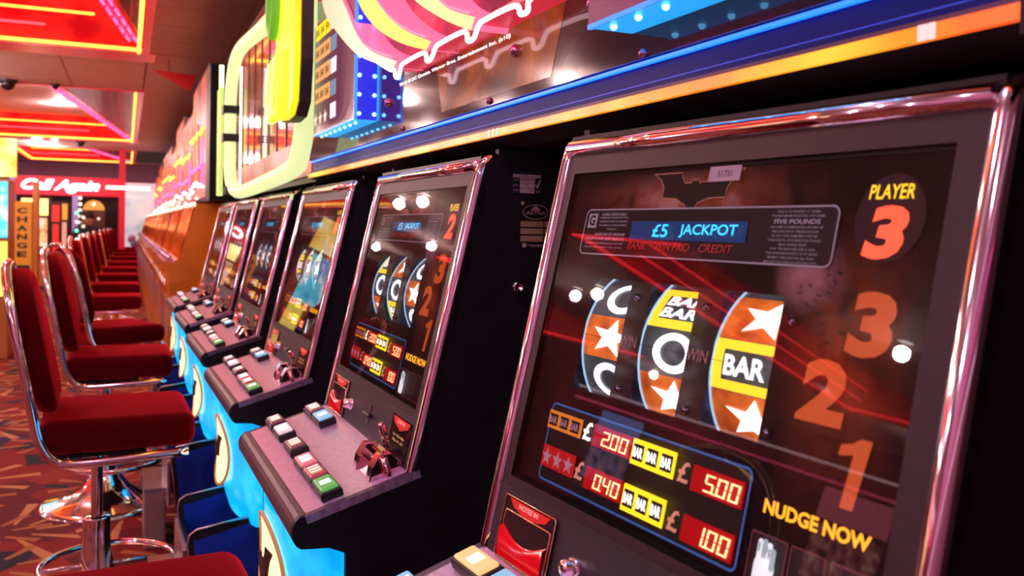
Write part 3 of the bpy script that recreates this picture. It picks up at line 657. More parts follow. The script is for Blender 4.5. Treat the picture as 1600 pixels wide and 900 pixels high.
# ------------------------------------------------------------------ room shell
def struct(mb, name, m): return mb.build(name, m, None, 'structure')
def carpet_mat():
    m = bpy.data.materials.new('patterned_carpet'); m.use_nodes = True; nt = m.node_tree; N = nt.nodes.new; L = nt.links.new; b = nt.nodes['Principled BSDF']; b.inputs['Roughness'].default_value = .95
    tc = N('ShaderNodeTexCoord')
    def math_(op, a, b_=None, c=None):
        n = N('ShaderNodeMath'); n.operation = op
        for i, x in enumerate((a, b_, c)):
            if x is None: continue
            if isinstance(x, (int, float)): n.inputs[i].default_value = x
            else: L(x, n.inputs[i])
        return n.outputs[0]
    def mix(f, a, b_):
        n = N('ShaderNodeMix'); n.data_type = 'RGBA'; L(f, n.inputs[0])
        for i, x in ((6, a), (7, b_)):
            if isinstance(x, tuple): n.inputs[i].default_value = (*x, 1)
            else: L(x, n.inputs[i])
        return n.outputs[2]
    n1 = N('ShaderNodeTexVoronoi'); n1.inputs['Scale'].default_value = 5.5; L(tc.outputs['Object'], n1.inputs['Vector'])
    r1 = N('ShaderNodeValToRGB'); r1.color_ramp.interpolation = 'CONSTANT'; e = r1.color_ramp.elements
    for _ in range(3): e.new(.5)
    for i, (p, c) in enumerate(((0, (.24, .006, .006)), (.40, (.13, .004, .008)), (.62, (.035, .012, .06)), (.74, (.30, .02, .008)), (.86, (.010, .012, .03)))): e[i].position = p; e[i].color = (*c, 1)
    sp = N('ShaderNodeSeparateColor'); L(n1.outputs['Color'], sp.inputs[0]); L(sp.outputs[0], r1.inputs[0])
    col = r1.outputs[0]
    for sc, off, nb, lim, cc in ((1.45, 0, 10, .34, (.62, .30, .11)), (1.9, 3.3, 8, .22, (.45, .16, .05))):
        mp = N('ShaderNodeMapping'); mp.inputs['Location'].default_value = (off, off*.7, 0); L(tc.outputs['Object'], mp.inputs[0])
        v = N('ShaderNodeTexVoronoi'); v.voronoi_dimensions = '2D'; v.inputs['Scale'].default_value = sc; L(mp.outputs[0], v.inputs['Vector'])
        d = N('ShaderNodeVectorMath'); d.operation = 'SUBTRACT'; L(mp.outputs[0], d.inputs[0]); L(v.outputs['Position'], d.inputs[1])
        s3 = N('ShaderNodeSeparateXYZ'); L(d.outputs[0], s3.inputs[0]); an = math_('ARCTAN2', s3.outputs[1], s3.outputs[0])
        ray = math_('GREATER_THAN', math_('SINE', math_('MULTIPLY', an, nb)), .80)
        ln = N('ShaderNodeVectorMath'); ln.operation = 'LENGTH'; L(d.outputs[0], ln.inputs[0])
        ring = math_('MULTIPLY', math_('GREATER_THAN', ln.outputs['Value'], .09), math_('LESS_THAN', ln.outputs['Value'], lim))
        col = mix(math_('MULTIPLY', ray, ring), col, cc)
    n2 = N('ShaderNodeTexNoise'); n2.inputs['Scale'].default_value = 220; L(tc.outputs['Object'], n2.inputs['Vector'])
    mr = N('ShaderNodeMapRange'); mr.inputs[3].default_value = .55; mr.inputs[4].default_value = 1.3; L(n2.outputs['Fac'], mr.inputs[0])
    vm = N('ShaderNodeVectorMath'); vm.operation = 'SCALE'; L(col, vm.inputs[0]); L(mr.outputs[0], vm.inputs['Scale']); L(vm.outputs[0], b.inputs['Base Color'])
    bp = N('ShaderNodeBump'); bp.inputs['Strength'].default_value = .5; bp.inputs['Distance'].default_value = .004; L(n2.outputs['Fac'], bp.inputs['Height']); L(bp.outputs[0], b.inputs['Normal'])
    return m
struct(MB().box((-9.2, -2.5, -.05), (1.6, 24.5, 0)), 'floor', carpet_mat())
wallm = mat('dark_wall_paint', (.03, .012, .015), 0, .6, noise=(8, .2)); wallr = mat('red_wall_paint', (.30, .03, .05), 0, .6, noise=(3, .2))
struct(MB().box((1.35, -2.5, 0), (1.5, 24.5, 2.5)), 'wall_right', wallm)
struct(MB().box((-9.2, -2.5, 0), (-9.05, 24.5, 2.5)), 'wall_left', wallr)
struct(MB().box((-9.05, 24.2, 0), (1.35, 24.35, 2.5)), 'wall_back', mat('pink_wall_paint', (.4, .16, .26), 0, .6, noise=(3, .15)))
struct(MB().box((-9.05, -2.5, 0), (1.35, -2.35, 2.5)), 'wall_front', MATS['pink_wall_paint'])
CZ_ = 2.5
ceil_m = mat('ceiling_tile', (.78, .62, .56), 0, .6, noise=(25, .06), bump=.1)
ceil = MB().box((-9.2, -2.5, 2.98), (1.6, 24.5, 3.05)).build('ceiling', mat('ceiling_slab', (.3, .2, .18), 0, .8), None, 'structure')
COF = [(-1.45, .15, 1.7, 8.0), (-2.05, .15, 10.35, 16.9), (-2.05, .17, 19.0, 23.0), (-7.2, -2.9, 4.4, 5.7), (-7.2, -3.6, 8.6, 13.0)]
def in_cof(x0, x1, y0, y1):
    for c in COF:
        if x0 < c[1]-.01 and x1 > c[0]+.01 and y0 < c[3]-.01 and y1 > c[2]+.01: return True
    return False
xs = [-9.05, -8.4, -7.8, -7.2, -6.5, -5.8, -5.1, -4.35, -3.6, -2.9, -2.5, -2.05, -1.45, -.53, .15, .75, 1.35]; ys = [-2.35, -1.34, -.33, .68, 1.7, 2.2, 2.75, 3.3, 3.85, 4.4, 5.05, 5.7, 6.2, 6.8, 7.4, 8.0, 8.6, 9.2, 9.8, 10.35, 11, 11.65, 12.3, 13.0, 13.6, 14.25, 14.9, 15.6, 16.25, 16.9, 17.6, 18.3, 19.0, 19.8, 20.6, 21.4, 22.2, 23.0, 24.2]
rest = MB()
for i in range(len(xs)-1):
    for j in range(len(ys)-1):
        x0, x1, y0, y1 = xs[i], xs[i+1], ys[j], ys[j+1]
        if in_cof(x0, x1, y0, y1): continue
        g = .006; lo = (x0+g, y0+g, CZ_); hi = (x1-g, y1-g, CZ_+.02)
        if i >= 10 and j >= 4: MB().box(lo, hi).build('ceiling_tile', ceil_m, ceil)
        else: rest.box(lo, hi)
rest.build('ceiling_tiles', ceil_m, ceil, 'stuff')
def coffer(c, name_label, allred=False):
    x0, x1, y0, y1 = c; H_ = .38
    r = thing('neon_coffer', name_label, 'ceiling light', ((x0+x1)/2, (y0+y1)/2, CZ_), 0, 'red neon ceiling recesses'); cx, cy, _ = r.location
    X0, X1, Y0_, Y1 = x0-cx, x1-cx, y0-cy, y1-cy
    MB().add([(X0, Y0_, H_), (X1, Y0_, H_), (X1, Y1, H_), (X0, Y1, H_)], [(0, 1, 2, 3)]).build('recess_ceiling', mat('recess_plaster', (.80, .55, .48), 0, .6, noise=(6, .05)), r)
    a = [(X0, Y0_), (X1, Y0_), (X1, Y1), (X0, Y1)]; ins = .10
    b = [(X0+ins, Y0_+ins), (X1-ins, Y0_+ins), (X1-ins, Y1-ins), (X0+ins, Y1-ins)]
    for i in range(4):
        j = (i+1) % 4; MB().add([(*a[i], 0), (*a[j], 0), (*b[j], H_), (*b[i], H_)], [(0, 1, 2, 3)]).build('red_panel', red_panel, r)
    yt = neon_red if allred else neon_yellow
    MB().tube([(X0+.05, Y1-.06, .012), (X1-.05, Y1-.06, .012)], .014, 8).build('neon_tube', yt, r, label=None if allred else 'yellow neon tube along the far edge')
    MB().tube([(X0+.05, Y0_+.06, .03), (X1-.05, Y0_+.06, .03)], .014, 8).build('neon_tube', yt, r)
    MB().tube([(X1-.07, Y0_+.05, -.008), (X1-.07, Y1-.05, -.008)], .014, 8).build('neon_tube', yt, r)
    MB().tube([(X0+.06, Y0_+.05, .03), (X0+.06, Y1-.05, .03)], .014, 8).build('neon_tube', yt, r)
    MB().tube([(X0+.05, Y1-.10, .14), (X1-.75, Y1-.10, .14)], .010, 8).build('neon_tube', neon_red, r)
    MB().tube([(X0+.05, Y1-.14, .25), (X1-.40, Y1-.14, .25)], .010, 8).build('neon_tube', yt, r)
    if not allred:                       # slatted mirror triangle with a dashed pink border
        A = Vector((X1-.80, Y0_+.02, 0)); B_ = Vector((X1-.04, Y1-.45, 0)); n = 8
        slat = mat('mirror_slat', (.22, .035, .028), .35, .25, noise=(9, .3))
        for k in range(n):
            xa = X1-.80+(.76*k+.02)/n; xb = X1-.80+(.76*(k+1)-.02)/n; ya = lambda x: A.y+(B_.y-A.y)*(x-A.x)/(B_.x-A.x)
            MB().prism([(xa, Y0_+.02), (xb, Y0_+.02), (xb, ya(xb)), (xa, ya(xa)+.001)], .010, .022, 2).build('mirror_slat', slat, r)
        for o0, o1, m_ in ((0, .035, MATS['red_panel']), (.035, .12, mat('pink_border', (.6, .02, .10), 0, .2, (1, .02, .12), .6))):
            MB().prism([(A.x-o1, A.y), (A.x-o0, A.y), (B_.x-o0, B_.y), (B_.x-o1, B_.y)], .004, .03, 2).build('border_strip', m_, r)
        for k in range(20):
            t0, t1 = (k+.15)/20, (k+.75)/20
            for o in (.045, .095): MB().tube([A.lerp(B_, t0)+Vector((-o, 0, -.006)), A.lerp(B_, t1)+Vector((-o, 0, -.006))], .008, 6).build('neon_dash', neon_pink, r)
    fr = MB(); e = .05
    fr.box((X0-.01, Y1-.03, -.012), (X1+.01, Y1+.01, .03)); fr.box((X1-.035, Y0_, -.012), (X1+.01, Y1, .03)); fr.box((X0-.01, Y0_-.01, -.012), (X1, Y0_+.03, .03)); fr.box((X0-.01, Y0_, -.012), (X0+.03, Y1, .03))
    fr.build('red_frame', mat('red_gloss_frame', (.55, .02, .03), 0, .2, (.9, .02, .05), .35), r)
    if not allred: MB().box((X0, Y1+.01, -.006), (X1+.06, Y1+.42, .0)).build('acrylic_border', mat('pink_acrylic', (.75, .12, .10), 0, .3, (.9, .06, .06), .22), r)
    return r
coffer(COF[0], 'red neon ceiling recess nearest the camera, cut by the top of the photo')
coffer(COF[1], 'middle red neon ceiling recess with a slatted mirror side')
coffer(COF[2], 'farthest pink and red neon ceiling recess just above the white script sign')
coffer(COF[3], 'short red neon ceiling recess across the aisle, seen only as a reflection', True); coffer(COF[4], 'long red neon ceiling recess across the aisle, outside the photo', True)
def downlight(x, y, z, lab):
    r = thing('downlight', lab, 'ceiling light', (x, y, z), 0, 'round ceiling downlights')
    MB().lathe([(.055, -.002), (.055, -.008), (.075, -.008), (.08, 0)], n=20).build('rim', chrome2, r)
    MB().lathe([(.0001, -.005), (.055, -.005)], n=20).build('lamp', bright_white, r)
for n_, (x, y, z, e) in enumerate(LAMPS):
    lab = {12: 'round downlight inside the middle red neon recess', 14: 'round downlight just above the farthest neon recess, nearest of three', 15: 'round downlight just above the farthest neon recess, middle of three', 16: 'round downlight just above the farthest neon recess, right of three'}.get(n_, 'round downlight %s' % ('in a neon recess, out of view, among added fill lamps' if z > 2.6 else 'on the flat ceiling, out of view, one of the reflected and added lamps'))
    downlight(x, y, z, lab)  # draws a fitting at the added fill lamps too
def dome(x, y, z, s, lab):
    r = thing('dome_camera', lab, 'camera', (x, y, z)); MB().lathe([(.09*s, 0), (.09*s, -.03*s), (.07*s, -.04*s)], n=16).build('mount', rubber, r)
    MB().sphere((0, 0, -.04*s), .068*s, 8).build('dome', mat('dark_dome', (.01, .01, .012), 0, .08), r)
dome(-1.10, 10.2, CZ_, 1, 'dark dome camera on the ceiling at the left edge of the photo')
dome(-.68, 10.25, CZ_, .55, 'small dark dome camera on the ceiling left of the middle neon recess corner')
dome(-.75, 17.4, CZ_, .9, 'dark dome camera on the ceiling beyond the middle neon recess')
# ------------------------------------------------------------------ the row of slot machines
slot_machine(0, '3', 'black slot machine filling the right of the photo, player number 3', 'chrome edged slot machines in the row')
slot_machine(1, '2', 'black slot machine with player number 2, its whole button console in view', 'chrome edged slot machines in the row')
slot_machine(2, '1', 'third slot machine from the camera, bright yellow and blue reels', 'chrome edged slot machines in the row')
slot_machine(3, '3', 'fourth slot machine from the camera, in the middle of the lit row', 'chrome edged slot machines in the row')
slot_machine(4, '2', 'fifth slot machine from the camera, one before the last black one', 'chrome edged slot machines in the row')
slot_machine(5, '1', 'last black slot machine before the orange row begins', 'chrome edged slot machines in the row')
# ------------------------------------------------------------------ big lit topper over the near machines
topper = thing('topper_sign', 'long glossy lit topper over the near slot machines with yellow light strip below', 'sign', (.497, 2.68, 1.24), .0133)
MT = frame_mat(Vector((0,-1,0)), Vector((0,0,1)), Vector((-1,0,0)), Vector((0,0,0))); TL = 2.285
def tb(): return MB(MT)
tb().box((0, .0, -.30), (TL, .0155, -.014)).box((0, .048, -.30), (TL, .72, -.010)).box((0, -.008, -.30), (TL, 0, -.05)).build('topper_body', mat('topper_navy', (.012, .010, .03), 0, .35, noise=(20, .2)), topper)
mbx = MB(); mbx.add([(x, -y, z) for y in (0, TL) for x, z in ((.002, .0003), (.045, -.012), (.30, -.012), (.30, .0003))], [(0, 1, 2, 3), (7, 6, 5, 4), (0, 4, 5, 1), (1, 5, 6, 2), (2, 6, 7, 3), (3, 7, 4, 0)]); mbx.build('underside', mat('topper_under', (.035, .026, .030), 0, .45, noise=(40, .15)), topper)
tb().box((0, .0015, -.012), (TL, .0125, .0005)).build('light_strip', strip_mat, topper, label='glowing yellow and orange light strip')
tb().box((0, .0125, -.014), (TL, .0162, .0008)).build('strip_edge', mat('purple_trim', (.10, .04, .09), .2, .4), topper)
tb().box((0, .0155, -.30), (TL, .048, -.013)).build('blue_channel', mat('blue_channel_glow', (.002, .006, .09), 0, .5, (.002, .015, .35), .14, spec=.15), topper)  # emission stands in for blue LED light falling on the channel
tb().box((0, .0465, -.014), (TL, .0500, -.006)).build('blue_glow_line', trim_blue_soft, topper)  # reflective trim; the blue light on it is put in as emission
tb().box((0, .0255, -.0135), (TL, .0265, -.0125)).build('blue_glow_line', glow('blue_line_dim', (.02, .08, .8), .5), topper)
for a in (1.395, 1.412, 1.429, 2.205, 2.213): tb().box((a-.0035, .0012, .0), (a+.0035, .0128, .0012)).build('strip_clip', mat('clear_clip', (.9, .75, .8), 0, .1, (1, .7, .6), .8), topper)
panel_art = ramp_mat('topper_art', [(.32, (.012, .007, .015)), (.5, (.03, .014, .024)), (.65, (.07, .024, .02)), (.8, (.18, .05, .02))], 2.2, 6, es=.25, rough=.05, spec=.4, coat=0, distort=.5)
tb().box((.0, .052, -.009), (TL, .71, -.003)).build('glossy_panel', panel_art, topper)
tb().box((TL, -.010, -.30), (TL+.03, .72, .006)).build('end_panel', black, topper)
for a, u, s in ((1.486, .120, 1), (.829, .124, 1), (1.387, .059, .55), (.931, .060, .55), (1.829, .057, .6), (1.715, .139, 1)):
    MB(MT @ Matrix.Translation((a, u, -.003))).lathe([(.0001, .010*s), (.006*s, .009*s), (.0095*s, .005*s), (.010*s, 0)], n=14).build('panel_stud', mat('stud_purple', (.6, .3, .5), .9, .15), topper)
mbx = tb(); mbx.M = MT; vs, fs = text_data('TM & © DC Comics. Warner Bros. Entertainment Inc. (s10)', .02)
x1 = max(v.x for v in vs); y0_ = min(v.y for v in vs); y1_ = max(v.y for v in vs)
mbx.add([(.905+v.x/x1*.56, .146+(v.y-y0_)/(y1_-y0_)*.0085-(v.x/x1)*.004, -.0022) for v in vs], fs).build('legal_text', white_lit, topper)
tb().add([(1.12, .195, -.0025), (1.165, .066, -.0025), (1.60, .066, -.0025), (1.66, .20, -.0025)], [(0, 1, 2, 3)]).build('amber_picture', ramp_mat('amber_art', [(.35, (.03, .01, .01)), (.55, (.26, .07, .012)), (.8, (.55, .22, .03))], 7, 6, es=.35, rough=.08, coat=.1, distort=.8), topper)
tb().add([(1.10+p[0], .33-p[1], -.0015) for p in star(0, 0, .09, .07, .3)], [tuple(range(10))[::-1]]).build('logo_star', mat('logo_star', (.7, .45, .55), 0, .3, (.8, .4, .5), .5), topper)

# led framed boxes
def led_box(a0, a1, u0, u1, lab):
    D = .052
    b = tb().box((a0, u0, -.004), (a1, u1, D)).build('award_box', mat('award_box', (.10, .02, .07), 0, .25, (.35, .04, .16), .3), topper, label=lab)
    tb().box((a0, u0-.002, D-.004), (a1+.002, u0+.003, D+.001)).box((a1-.001, u0, -.004), (a1+.002, u1, .002)).box((a1-.001, u0, D-.006), (a1+.002, u1, D+.001)).build('edge_trim', mat('led_trim', (.05, .2, .9), .3, .2, (.02, .22, 1), 1.4), b)
    n = int((u1-u0)/.042)
    for i in range(n):
        for nn in (.008, D-.010): MB(MT).sphere((a1+.003, u0+.012+i*.042, nn), .0045, 5).build('led', led_blue, b)
    tb().box((a1-.0005, u0, -.002), (a1+.0008, u1, D-.008)).build('side_panel', glow('led_side', (.02, .03, .7), .9), b)
    for i in range(int((a1-a0)/.05)): MB(MT).sphere((a0+.03+i*.05, u0-.003, D-.015), .004, 5).build('led', led_blue, b)
    tb().box((a0+.005, u0-.0015, -.002), (a1-.005, u0, D-.004)).build('bottom_panel', glow('led_bottom', (.02, .35, .9), 1.1), b)
    return b
bx = led_box(.322, .750, .095, .375, 'paytable box with blue LED edges')
for i in range(5):
    u = .120+i*.054
    if i == 0:
        mbx = tb()
        for j in range(3): mbx.add([(.350+j*.055+p[0], u+.012-p[1], .0535) for p in star(0, 0, .022, .020)], [tuple(range(10))[::-1]])
        mbx.build('award_symbols', glow('award_stars', (1, .7, .6), 1.2), bx)
    else:
        for j in range(3):
            o = tb().box((.340+j*.056, u, .052), (.392+j*.056, u+.038, .0532)).build('award_symbol', yellow_box if i > 3 else glow('award_amber', (1, .45, .15), .9), bx)
            mbx = tb(); vs, fs = text_data('BAR', .02); X1 = max(v.x for v in vs); Y1_ = max(v.y for v in vs)
            mbx.add([(.345+j*.056+v.x/X1*.042, u+.010+v.y/Y1_*.018, .0536) for v in vs], fs).build('symbol_text', dark_print, o)
    tb().box((.515, u, .052), (.570, u+.036, .0532)).build('award_value', glow('award_white', (.85, .85, 1), 1.0) if i % 2 == 0 else glow('award_blue', (.25, .4, .6), .6), bx)
bx2 = led_box(1.800, 2.20, .085, .50, 'second paytable box with blue LED edges')
# channel letter arcs of the logo
AO = [(.330, .720), (.345, .600), (.372, .500), (.419, .428), (.470, .377), (.563, .327), (.723, .253), (.855, .207), (1.057, .157)]
AI = [(.480, .720), (.500, .600), (.535, .490), (.590, .425), (.640, .390), (.700, .345), (.812, .261), (.924, .214), (1.087, .169)]
BO = [(.660, .720), (.675, .560), (.700, .440), (.745, .375), (.783, .345), (.837, .306), (.947, .251), (1.098, .197), (1.248, .157)]
BI = [(.830, .720), (.845, .560), (.865, .440), (.900, .365), (.925, .335), (.953, .306), (1.042, .256), (1.151, .210), (1.279, .170)]
CO_ = [(1.000, .720), (1.010, .560), (1.035, .440), (1.070, .350), (1.110, .300), (1.188, .252), (1.287, .209), (1.370, .177), (1.452, .150)]
CI_ = [(1.160, .720), (1.170, .560), (1.195, .440), (1.225, .350), (1.262, .285), (1.300, .240), (1.345, .213), (1.393, .194), (1.470, .170)]
for nm, o_, i_, m_, sm_ in (('arc', AO, AI, glow('arc_pale', (1, .62, .42), 1.25), glow('arc_pink', (1, .18, .34), .9)), ('arc', BO, BI, glow('arc_yellow', (1, .60, .04), 1.5), MATS['arc_pink']), ('arc', CO_, CI_, glow('arc_gold', (1, .58, .16), 1.5), MATS['arc_pink'])):
    O = [(p.x, p.y) for p in smooth_path([(a, b, 0) for a, b in o_], 4)]; I = [(p.x, p.y) for p in smooth_path([(a, b, 0) for a, b in i_], 4)]
    n = len(O); D = .056; mbx = tb()
    mbx.add([(p[0], p[1], D) for p in O]+[(p[0], p[1], D) for p in I], [(i, i+1, n+i+1, n+i) for i in range(n-1)], 0)
    for P in (O, I): mbx.add([(p[0], p[1], D-.001) for p in P]+[(p[0], p[1], -.003) for p in P], [(i, i+1, n+i+1, n+i) for i in range(n-1)], 1, True)
    mbx.add([(O[-1][0], O[-1][1], D), (I[-1][0], I[-1][1], D), (I[-1][0], I[-1][1], -.003), (O[-1][0], O[-1][1], -.003)], [(0, 1, 2, 3)], 1)
    ar = mbx.build('letter_arc', [m_, sm_], topper, label={'arc_pale': 'pale peach arc of the logo', 'arc_yellow': 'yellow arc of the logo', 'arc_gold': 'golden arc of the logo'}[m_.name])
    tb().tube([(p[0], p[1], D+.001) for p in I], .0045, 6).build('arc_rim', MATS['arc_pink'], ar)
tb().add([(.50, .70, -.0024), (.56, .40, -.0024), (.78, .24, -.0024), (1.05, .165, -.0024), (1.90, .165, -.0024), (1.90, .70, -.0024)], [(0, 1, 2, 3, 4, 5)]).build('logo_panel', ramp_mat('logo_pink', [(.35, (.12, .006, .02)), (.6, (.5, .03, .07)), (.75, (.7, .2, .25))], 6, 4, es=.28, rough=.15), topper)
zz = [(.90, .200), (1.020, .160), (1.050, .157), (1.060, .140), (1.080, .139), (1.094, .155), (1.12, .158), (1.225, .157), (1.240, .141), (1.262, .140), (1.285, .155), (1.31, .158), (1.415, .156), (1.430, .139), (1.455, .139), (1.473, .154), (1.50, .157), (1.600, .154), (1.618, .139), (1.640, .139), (1.655, .154), (1.80, .156)]
tb().tube([tuple(p) for p in smooth_path([(a, b, .052) for a, b in zz], 4)], .0038, 8).build('neon_outline', neon_white, topper)
tb().box((1.03, .158, -.003), (1.80, .166, .046)).build('logo_base', mat('logo_red', (.5, .02, .04), 0, .3, (.9, .03, .08), .5), topper)
# ------------------------------------------------------------------ second topper with pale green tube
t2 = thing('tube_topper', 'mirrored topper framed by a thick pale green neon tube', 'sign', (.50, 4.95, 1.235))
def t2b(): return MB(frame_mat(Vector((0,-1,0)), Vector((0,0,1)), Vector((-1,0,0)), Vector((0, 0, 0))))
t2b().box((0, 0, -.25), (2.22, .80, -.03)).build('topper_body', black, t2)
t2b().box((.02, .02, -.03), (2.20, .78, -.024)).build('mirror_panel', ramp_mat('mirror_brown', [(.3, (.10, .03, .02)), (.6, (.30, .12, .08)), (.8, (.5, .2, .1))], 1.5, 3, es=.12, rough=.12, coat=.6, stretch=(1, 1, .3)), t2)
for i in range(9): t2b().box((.15+i*.22, .03, -.024), (.156+i*.22, .77, -.020)).build('panel_strip', mat('panel_strip', (.25, .1, .07), .3, .3), t2)
t2b().box((.02, .02, -.022), (2.2, .14, -.018)).build('lower_picture', ramp_mat('fire_art', [(.34, (.10, .02, .02)), (.5, (.55, .03, .03)), (.62, (.85, .18, .04)), (.78, (1, .6, .15))], 6, 5, es=.32, rough=.3, stretch=(1, 1, .35)), t2)
path = [(.44, 2.425, 1.86), (.44, 2.425, 1.70), (.44, 2.425, 1.52), (.44, 2.44, 1.38), (.44, 2.50, 1.30), (.44, 2.62, 1.262), (.44, 3.2, 1.245), (.44, 3.75, 1.235), (.44, 4.05, 1.243), (.44, 4.25, 1.285), (.44, 4.33, 1.36), (.44, 4.34, 1.45), (.44, 4.34, 1.62), (.44, 4.30, 1.74), (.44, 4.16, 1.825), (.44, 3.9, 1.845), (.44, 3.3, 1.80), (.44, 2.80, 1.775)]
MB().tube([tuple(Vector(p)-Vector((.50, 4.95, 1.235))) for p in smooth_path(path, 5)], .027, 14).build('neon_tube', green_tube, t2, label='thick pale green neon tube')
for y, z in ((4.34, 1.50), (4.34, 1.63), (4.20, 1.25)): MB().box((-.095, y-4.95-.04, z-1.235-.018), (-.02, y-4.95+.04, z-1.235+.018)).build('tube_clip', rubber, t2)
mbx = MB()
for i in range(44): mbx.sphere((.0-.03, 4.19-4.95, .035+i*.0125), .0042, 4)
mbx.build('led_row', glow('led_white', (1, .95, .95), 5), t2)
MB().tube([(-.03, .16, .02), (-.03, .16, .30), (-.03, .16, .73)], .012, 8).build('neon_tube', glow('neon_cream', (1, .95, .55), 2.2), t2, label='upright cream neon tube at the far end')
MB().box((-.06, .50, .0), (.12, .78, .78)).build('black_panel', black, t2)
for dy in (.10, .22): MB().tube([(-.035, dy, .02), (-.035, dy, .60)], .010, 8).build('neon_tube', glow('neon_lime', (.55, .7, .12), 1.2), t2)
# sculpted yellow piece hanging beside the tube
hs = thing('sculpted_sign', 'yellow and green sculpted lit sign on a black backing, in front of the green tube', 'sign', (.378, 2.37, 1.37))
ol = [(y-2.46, z-1.37) for y, z in ((2.28, 1.40), (2.33, 1.37), (2.42, 1.365), (2.54, 1.375), (2.60, 1.41), (2.62, 1.48), (2.58, 1.52), (2.57, 1.58), (2.60, 1.64), (2.63, 1.72), (2.62, 1.86), (2.56, 1.95), (2.40, 1.97), (2.29, 1.9), (2.26, 1.7), (2.26, 1.5))]
MB().prism(ol, .004, .032, 0).build('backing', rubber, hs)
MB().prism([(y*.93, z*.98+.004) for y, z in ol], -.012, .006, 0, bev=.004).build('lit_face', ramp_mat('yellow_green_art', [(.3, (.35, .6, .03)), (.5, (.95, .75, .01)), (.7, (1, .50, .02))], 7, 3, es=1.2, rough=.3), hs)
for dy in (-.02, .05, .10):
    MB().tube([tuple(p) for p in smooth_path([(-.015, dy-.045, .17), (-.02, dy-.05, .08), (-.022, dy-.03, .025), (-.022, dy+.0, .012), (-.022, dy+.03, .025), (-.02, dy+.05, .08), (-.015, dy+.045, .17)], 5)], .013, 8).build('lit_loop', glow('lime_tube', (.75, .95, .05), 1.1) if dy < .06 else MATS['pale_green_tube'], hs)
MB().tube([(-.02, .10+.055*math.cos(t*PI/10), .315+.075*math.sin(t*PI/10)) for t in range(20)], .014, 8, True).build('lit_ring', glow('green_ring', (.15, .5, .03), .6), hs)
# ------------------------------------------------------------------ orange cabinets further along
wood = mat('orange_wood', (.85, .27, .012), 0, .28, coat=.4, noise=(4, .15)); woodr = mat('red_orange_wood', (.60, .07, .02), 0, .28, coat=.4, noise=(4, .15))
bulbm = glow('small_bulb', (1, .8, .65), 1.8)
def orange_cabinet():
    r = thing('coin_pusher', '', 'arcade machine')
    P = [(.0, 1.225), (-.10, 1.222), (-.115, 1.20), (-.200, .885), (-.245, .862), (-.285, .855), (-.285, .825), (-.262, .80), (-.262, .0), (.12, .0), (.12, 1.225)]
    MB().prism(P, -.60, .60, 1).build('cabinet_body', wood, r)
    def slope(t, y, n=0): return (-.115-.085*t-n, y, 1.20-.315*t+n*.27)
    for i in range(4):
        y0 = -.57+i*.29; m_ = (ramp_mat('orange_screen', [(.35, (.55, .12, .01)), (.6, (.9, .25, .02)), (.75, (1, .5, .1))], 6, 3, es=.35, rough=.1, coat=.7))
        o = MB().add([slope(.04, y0, .004), slope(.04, y0+.26, .004), slope(.96, y0+.26, .004), slope(.96, y0, .004)], [(0, 1, 2, 3)]).build('screen', m_, r)
        MB().tube([slope(0, y0-.012, .006), slope(1, y0-.012, .006)], .008, 6).build('screen_bar', mat('gold_bar', (.9, .4, .12), .9, .2), r)
        b = MB().rbox((-.292, y0+.02, .850), (-.225, y0+.24, .872), .006, 2, 0, False).build('button_tray', mat('pink_tray', (.6, .25, .3), .3, .2), r)
        for j in range(2): MB().sphere((-.255+.0, y0+.07+j*.12, .885), .018, 5).build('ball_knob', mat('violet_chrome', (.6, .5, .9), 1, .15), b)
    MB().box((-.11, -.60, 1.222), (.0, .60, 1.236)).build('top_cap', mat('dark_red_cap', (.2, .01, .02), 0, .3), r)
    for i in range(12): MB().sphere((-.118, -.55+i*.1, 1.222), .010, 4).build('bulb', bulbm, r)
    for y in (-.38, .0, .38):
        MB().box((-.268, y-.05, .40), (-.262, y+.05, .62)).build('coin_door', chrome2, r); MB().sphere((-.272, y+.08, .70), (.01, .03, .05), 5).build('coin_return', chrome, r)
    return r
ORN = ['orange coin machine next to the black slot machines, its whole side in view'] + ['orange coin machine %s in the orange row' % n for n in ('second', 'third', 'fourth', 'fifth', 'sixth', 'seventh', 'eighth', 'ninth', 'tenth')]
oc = orange_cabinet(); oc['label'] = ORN[0]
def far_topper():
    r = thing('flame_topper', '', 'sign')
    MB().box((.0, -.62, .0), (.28, .62, .84)).build('topper_body', rubber, r)
    MB().box((-.012, -.60, .02), (.0, .60, .80)).build('flame_picture', MATS['fire_art'], r)
    MB().box((.01, -.632, .06), (.27, -.62, .52)).build('end_picture', MATS['fire_art'], r); MB().box((.01, -.632, .52), (.27, -.62, .82)).build('end_mirror', mat('tan_mirror', (.75, .45, .38), .5, .3), r)
    for i in range(4):
        y = -.50+i*.32; MB().tube([(-.025, y, .10), (-.03, y, .38+.25*((i*7) % 3)/2)], .007, 6).build('neon_tube', (neon_pink, neon_red, glow('neon_orange', (1, .2, .03), 1.6), neon_red)[i % 4], r)
    MB().tube([tuple(p) for p in smooth_path([(-.03, -.6+i*.1, .44+.012*math.sin(i*1.7)) for i in range(13)], 3)], .009, 6).build('neon_wave', neon_yellow, r)
    MB().tube([tuple(p) for p in smooth_path([(-.03, -.6+i*.1, .22+.012*math.sin(i*1.9)) for i in range(13)], 3)], .009, 6).build('neon_wave', neon_pink, r)
    rnd = random.Random(5)
    for i in range(14): MB().sphere((-.03-.02*(i % 2), -.58+i*.085, .02+rnd.uniform(0, .10)), .012, 4).build('bulb', bulbm, r)
    return r
ft = far_topper()
